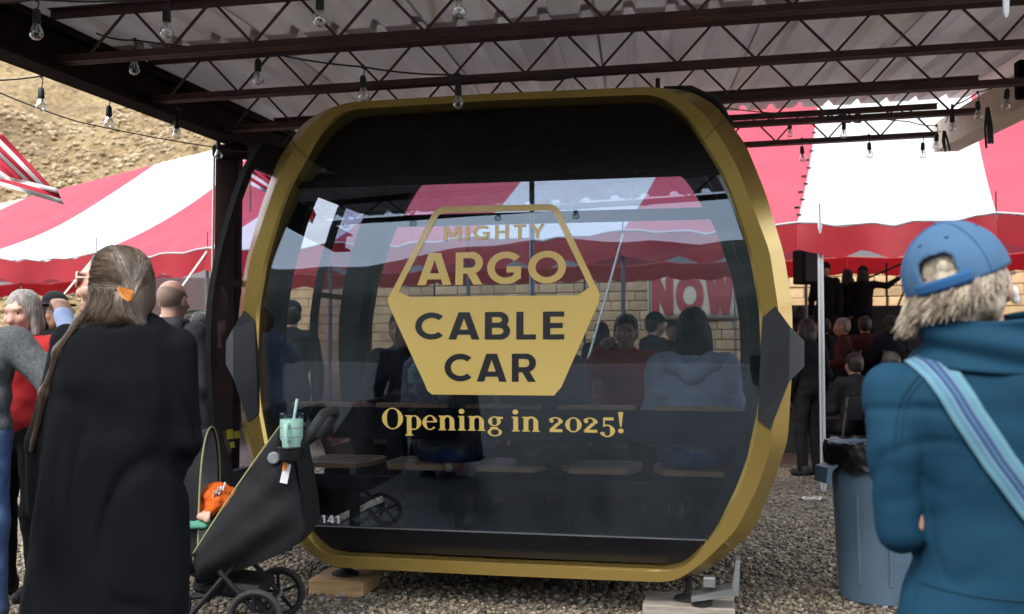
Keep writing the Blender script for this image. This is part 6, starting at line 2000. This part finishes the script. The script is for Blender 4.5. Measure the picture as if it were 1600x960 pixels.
# clip and sunglasses
M['tortoise'] = pm('amber_clip', (0.52, 0.20, 0.035), (0.36, 0.12, 0.02), 18, rough=0.25, spec=.6)
poly = [(207, 454), (215, 452), (229, 457), (233, 460), (230, 473), (226, 476), (213, 468)]
m2 = MB(); m2.prism([(wx(x), -.152 + .012 * abs(x - 218) / 12, wz(y)) for x, y in poly], (0, .012, 0)); o = m2.build('hair_clip', M['tortoise'], wo_)
bv = o.modifiers.new('soft', 'BEVEL'); bv.width = .004; bv.segments = 2
M['lens'] = glass_mat('rose_lens', (0.32, 0.14, 0.14), 1.6, .02)
M['frame'] = pm('pale_frame', (0.62, 0.48, 0.36), None, 9, rough=.35)
for sd_ in (-1, 1):
    c = T(sd_ * .036, .104, .006)
    ring_ = [c + Rm @ V3(.029 * math.cos(a), -.010 * math.cos(a) ** 2 * 1.0, .026 * math.sin(a)) for a in [2 * math.pi * i / 20 for i in range(20)]]
    MB().tube([Vector(p) for p in ring_], .0028, 6, closed=True).build('glasses_rim', M['frame'], wo_)
    MB().add([tuple(p) for p in ring_], [tuple(range(20))]).build('lens', M['lens'], wo_)
    MB().tube([Vector(T(sd_ * .066, .096, .012)), Vector(T(sd_ * .084, .05, .012)), Vector(T(sd_ * .088, -.01, .008))], .0030, 6).build('temple_arm', M['frame'], wo_)
# ---------------------------------------------------------------- man in blue cap and teal fleece (foreground right)
DM = 2.02
ML = place(1520, DM)
mn = thing('person', 'man in faded blue cap and teal fleece with a striped bag strap across his back', 'person', ML, 0.0, None, local=True)
def mx_(px): return (px - 800) / FPX * DM - ML.x
def mz(py): return 1.35 + (545 - py) / FPX * DM
def ML_(py, x0, x1, ry, cy=0.0): return (mz(py), (mx_(x0) + mx_(x1)) / 2, cy, (mx_(x1) - mx_(x0)) / 2, ry)
hc = V3(mx_(1516), .03, mz(446)); Rm = np.array(Matrix.Rotation(R(-9), 3, 'Y')) @ rotm(R(-37), R(0)); T = lambda x, y, z, s=1.0: hc + Rm @ V3(x * s, y * s, z * s)
Rc = np.array(Matrix.Rotation(R(-20), 3, 'Y')) @ rotm(R(-37), R(0)); TC = lambda x, y, z: hc + V3(-.004, 0, .004) + Rc @ V3(x, y, z)
body = head_prims(hc, Rm, 1.06) + [('c', V3(mx_(1530), .0, mz(560)), hc - V3(0, .02, .05), .062, .060),
        ('l', [ML_(545, 1485, 1600, .06), ML_(640, 1430, 1640, .09), ML_(900, 1430, 1640, .11)]),
        ('c', V3(mx_(1480), .02, mz(950)), V3(mx_(1480), .02, .06), .085, .05), ('c', V3(mx_(1600), .02, mz(950)), V3(mx_(1600), .02, .06), .085, .05)]
el_, wr_ = V3(mx_(1392), -.03, mz(815)), V3(mx_(1470), .20, mz(825))
body += limb(V3(mx_(1425), .0, mz(620)), el_ + V3(.012, 0, 0), wr_, .032, .030, .026) + hand(el_, wr_, 1.0, .9, palm=(0, 0, 1), thumb=1)
er_, wr2 = V3(mx_(1690), -.05, mz(820)), V3(mx_(1620), .20, mz(830))
body += limb(V3(mx_(1630), .0, mz(620)), er_, wr2, .032, .030, .026) + hand(er_, wr2, 1.0, .9, palm=(0, 0, 1), thumb=-1)
link_mesh('body', sdf_mesh('body', body, .007, .016), M['skin'], mn)
jk = [('l', [ML_(545, 1452, 1640, .085, .0), ML_(562, 1420, 1664, .105, .0), ML_(585, 1395, 1688, .120, .0), ML_(620, 1385, 1695, .130), ML_(700, 1404, 1690, .135), ML_(800, 1424, 1680, .135), ML_(880, 1424, 1672, .140), ML_(960, 1398, 1680, .150), ML_(1010, 1394, 1684, .152)]),
      ('c', V3(mx_(1396), .0, mz(612)), V3(mx_(1384), -.03, mz(700)), .060, .054), ('c', V3(mx_(1384), -.03, mz(700)), V3(mx_(1394), -.02, mz(822)), .054, .046), ('c', V3(mx_(1394), -.02, mz(822)), V3(mx_(1462), .19, mz(840)), .046, .044),
      ('c', V3(mx_(1655), .0, mz(605)), V3(mx_(1690), -.05, mz(800)), .062, .056), ('c', V3(mx_(1690), -.05, mz(800)), V3(mx_(1622), .18, mz(828)), .056, .050)]
link_mesh('fleece', sdf_mesh('fleece', jk, .008, .014, fold=.007, fscale=6, fstretch=(.8, .8, 1.3), seed=21, crease=.006, cscale=8, cstretch=(.8, .8, 1.2)), M['c_teal'], mn)
# stand-up collar: folded ring of cloth
def collar(a, c):
    th = 2 * math.pi * a
    rx = .140 - .022 * c + .006 * math.sin(3 * th + c * 4); ry = .118 - .016 * c
    sl_ = -.012 * math.sin(th)
    z = mz(580) + (mz(500) - mz(580)) * c + .006 * math.sin(2 * th + 1) + .012 * math.cos(th) * c
    wob = .008 * math.sin(c * 9 + 2 * th)
    return V3(mx_(1536) + (rx + wob) * math.cos(th), .0 + (ry + wob) * math.sin(th), z)
m2 = MB(); m2.grid(lambda a, c: tuple(collar(a, c)), 60, 14); o = m2.build('collar', M['c_teal'], mn, 0); solidify(o, .008, 0)
tr = [('c', V3(mx_(1480), .02, mz(1000)), V3(mx_(1480), .02, .1), .105, .07), ('c', V3(mx_(1600), .02, mz(1000)), V3(mx_(1600), .02, .1), .105, .07), ('e', V3(mx_(1540), .02, mz(1010)), (.17, .13, .12), None)]
link_mesh('trousers', sdf_mesh('trousers', tr, .014, .03, fold=.01), M['c_dark'], mn)
for px in (1480, 1600):
    link_mesh('shoe', sdf_mesh('shoe', [('c', V3(mx_(px), -.03, .045), V3(mx_(px), .16, .04), .045, .038), ('c', V3(mx_(px), -.02, .09), V3(mx_(px), 0, .12), .05, .055)], .012, .02), M['c_shoe'], mn)
# hair fringe below the cap
hv = [('e', T(0, -.020, .000), (.092, .108, .080), Rm), ('c', T(-.06, -.075, -.045), T(-.085, -.095, -.072), .024, .006), ('c', T(-.03, -.095, -.050), T(-.045, -.112, -.090), .024, .008), ('c', T(.02, -.098, -.05), T(.015, -.105, -.088), .026, .009), ('c', T(.06, -.07, -.05), T(.062, -.072, -.080), .024, .008), ('c', T(-.078, -.03, -.045), T(-.100, -.035, -.080), .022, .006)]
link_mesh('hair', sdf_mesh('hair', hv, .006, .030, cut=[('e', T(0, .10, -.04), (.078, .085, .11), Rm), ('e', T(.03, .03, -.10), (.09, .10, .05), Rm)], fold=.003, fscale=40, seed=3), M['h_blond'], mn)
mb = MB(); rr = random.Random(9)
for i in range(1500):
    a = rr.uniform(-2.85, -.15)          # round the back of the head
    top_ = TC(.094 * math.cos(a), -.014 + .112 * math.sin(a), +.006 + .02 * rr.random())
    out_ = Rc @ V3(math.cos(a), math.sin(a), 0)
    ln = .034 + .030 * rr.random()
    if math.cos(a) < -.55: ln += .02
    p1 = top_ + out_ * .006 + V3(rr.uniform(-.006, .006), rr.uniform(-.006, .006), -ln * .5)
    p2 = top_ + out_ * (.002 + .018 * rr.random()) + V3(-.012 + rr.uniform(-.010, .010), rr.uniform(-.010, .006), -ln)
    mb.tube([Vector(top_), Vector(p1), Vector(p2)], [.0011, .0014, .0004], 3, cap=False)
tag(mb.build('loose_hair', M['h_blond'], mn), kind='stuff')
# cap with the open half moon and strap at the back
CT = V3(0, -.010, .018)
cutb = [('b', TC(0, 0, -.086), (.25, .25, .095), .0, Rc), ('b', TC(-.004, -.125, .050), (.035, .05, .028), .022, Rc), ('e', TC(0, -.010, .020), (.094, .1135, .1035), Rc)]
link_mesh('cap', sdf_mesh('cap', [('e', TC(0, -.010, .020), (.1045, .124, .114), Rc)], .005, .01, cut=cutb, fold=.0012, fscale=14, ck=.004), M['c_cap'], mn)
link_mesh('brim', sdf_mesh('brim', [('e', TC(0, .150, .016), (.078, .085, .008), Rc)], .007, .01), M['c_cap'], mn)
def strap_pt(a, c):
    th = R(-119 + 58 * a)
    return tuple(TC(.1065 * math.cos(th), -.010 + .126 * math.sin(th), +.010 + .024 * c))
m2 = MB(); m2.grid(strap_pt, 20, 3); o = m2.build('cap_strap', M['c_capdark'], mn, 0); solidify(o, .004, 1)
hp2 = [('e', TC(0, -.070, .045), (.060, .040, .045), Rc)]
link_mesh('hair', sdf_mesh('hair', hp2, .006, .01, fold=.004, fscale=40), M['h_blond'], mn)
m2 = MB(); m2.lathe([(.003, 0), (.009, .004), (.003, .008)], TC(0, -.010, .130), 12); m2.build('cap_button', M['c_cap'], mn)
for az in (-142, -38, 38, 142, 90):
    ca, sa_ = math.cos(R(az)), math.sin(R(az))
    MB().tube([Vector(TC(.1052 * ca * math.cos(e_), -.010 + .1247 * sa_ * math.cos(e_), .020 + .1147 * math.sin(e_))) for e_ in [R(-4 + 92 * i / 14) for i in range(15)]], .0011, 5).build('cap_seam', M['c_capdark'], mn)
for az in (-112, -68, 0, 180):
    ca, sa_ = math.cos(R(az)), math.sin(R(az)); e_ = R(48)
    MB().lathe([(.0015, .0), (.0045, .0012), (.0015, .002)], TC(.1045 * ca * math.cos(e_), -.010 + .124 * sa_ * math.cos(e_), .020 + .114 * math.sin(e_)), 10).build('eyelet', M['c_capdark'], mn)
# sunglasses arm, paper mask on the cheek
MB().tube([Vector(T(.088, -.01, .01)), Vector(T(.090, .06, .012)), Vector(T(.082, .10, .010))], .0035, 6).build('glasses_arm', M['blackpaint'], mn)
link_mesh('earbud', sdf_mesh('earbud', [('c', T(.092, .010, -.022), T(.090, .018, -.046), .007, .008)], .005, .01), M['vinyl_white'], mn)
# woven strap: shoulder to the right hip, following the back
def strap_mat():
    m, n, out = newmat('woven_strap')
    b = n.nodes.new('ShaderNodeBsdfPrincipled'); b.inputs['Roughness'].default_value = .85
    a = n.nodes.new('ShaderNodeAttribute'); a.attribute_name = 'across'
    r = n.nodes.new('ShaderNodeValToRGB'); r.color_ramp.interpolation = 'CONSTANT'
    cols_ = [(q0, tuple(v * .42 for v in q1)) for q0, q1 in [(0, (.19, .43, .56)), (.16, (.13, .33, .49)), (.30, (.22, .42, .55)), (.36, (.03, .09, .24)), (.46, (.09, .22, .40)), (.54, (.03, .09, .24)), (.64, (.20, .34, .50)), (.70, (.16, .40, .55)), (.84, (.20, .46, .57)), (.95, (.10, .28, .42))]]
    e = r.color_ramp.elements
    e[0].position = 0; e[0].color = (*cols_[0][1], 1); e[1].position = cols_[1][0]; e[1].color = (*cols_[1][1], 1)
    for p, c in cols_[2:]:
        q_ = e.new(p); q_.color = (*c, 1)
    lnk(n, a.outputs['Fac'], r.inputs['Fac']); lnk(n, r.outputs['Color'], b.inputs['Base Color'])
    k = noise_node(n, 420, 2); bp = n.nodes.new('ShaderNodeBump'); bp.inputs['Strength'].default_value = .35; bp.inputs['Distance'].default_value = .003
    lnk(n, k.outputs['Fac'], bp.inputs['Height']); lnk(n, bp.outputs['Normal'], b.inputs['Normal'])
    lnk(n, b.outputs['BSDF'], out.inputs['Surface'])
    return m
cl_ = [(1432, 556), (1445, 590), (1470, 645), (1508, 710), (1552, 772), (1600, 830), (1650, 884), (1690, 930)]
fle = bpy.data.objects['fleece']
from mathutils.bvhtree import BVHTree
bvh = BVHTree.FromPolygons([v.co[:] for v in fle.data.vertices], [p.vertices[:] for p in fle.data.polygons])
M['seam'] = cloth('teal_stitching', (0.0025, 0.026, 0.048))
def seam_on(pxs, r=.0022, nm='seam'):
    P_ = []
    for (x0, y0), (x1, y1) in zip(pxs, pxs[1:]):
        for i in range(8):
            x_, y_ = x0 + (x1 - x0) * i / 8, y0 + (y1 - y0) * i / 8
            hit = bvh.ray_cast(Vector((mx_(x_), -.6, mz(y_))), Vector((0, 1, 0)))
            if hit[0] is not None: P_.append(hit[0] - Vector((0, .0006, 0)))
    if len(P_) > 3: MB().tube(P_, r, 5).build(nm, M['seam'], mn)
seam_on([(1440, 572), (1412, 590), (1388, 620), (1376, 660), (1372, 705)])
seam_on([(1447, 574), (1419, 593), (1396, 622), (1384, 662), (1380, 705)], .0012)
seam_on([(1420, 900), (1470, 905), (1540, 908), (1610, 905)])
vs, fs, ac = [], [], []
ns, nw = 60, 10
cen_ = np.array(cl_, float); tt = np.linspace(0, 1, len(cl_))
for i in range(ns + 1):
    t_ = i / ns; c_ = np.array([np.interp(t_, tt, cen_[:, 0]), np.interp(t_, tt, cen_[:, 1])])
    d_ = np.array([np.interp(min(1, t_ + .02), tt, cen_[:, 0]) - np.interp(max(0, t_ - .02), tt, cen_[:, 0]), np.interp(min(1, t_ + .02), tt, cen_[:, 1]) - np.interp(max(0, t_ - .02), tt, cen_[:, 1])])
    d_ /= np.linalg.norm(d_); n_ = np.array([d_[1], -d_[0]])
    for j in range(nw + 1):
        q_ = c_ + n_ * (j / nw - .5) * 46
        o_ = Vector((mx_(q_[0]), -.6, mz(q_[1])))
        hit = bvh.ray_cast(o_, Vector((0, 1, 0)))
        y_ = (hit[0].y if hit[0] is not None else .0) - .006
        vs.append((o_.x, y_, o_.z)); ac.append(j / nw)
Y = np.array([v[1] for v in vs]).reshape(ns + 1, nw + 1)
for _ in range(10): Y[1:-1] = np.minimum(Y[1:-1], (Y[:-2] + Y[2:]) / 2); 
vs = [(v[0], float(y), v[2]) for v, y in zip(vs, Y.ravel())]
fs = [(i * (nw + 1) + j, i * (nw + 1) + j + 1, (i + 1) * (nw + 1) + j + 1, (i + 1) * (nw + 1) + j) for i in range(ns) for j in range(nw)]
m2 = MB(); m2.add(vs, fs, True); o = m2.build('bag_strap', strap_mat(), mn, 0)
at2 = o.data.attributes.new('across', 'FLOAT', 'POINT'); at2.data.foreach_set('value', np.array(ac, np.float32))
solidify(o, .004, 0)
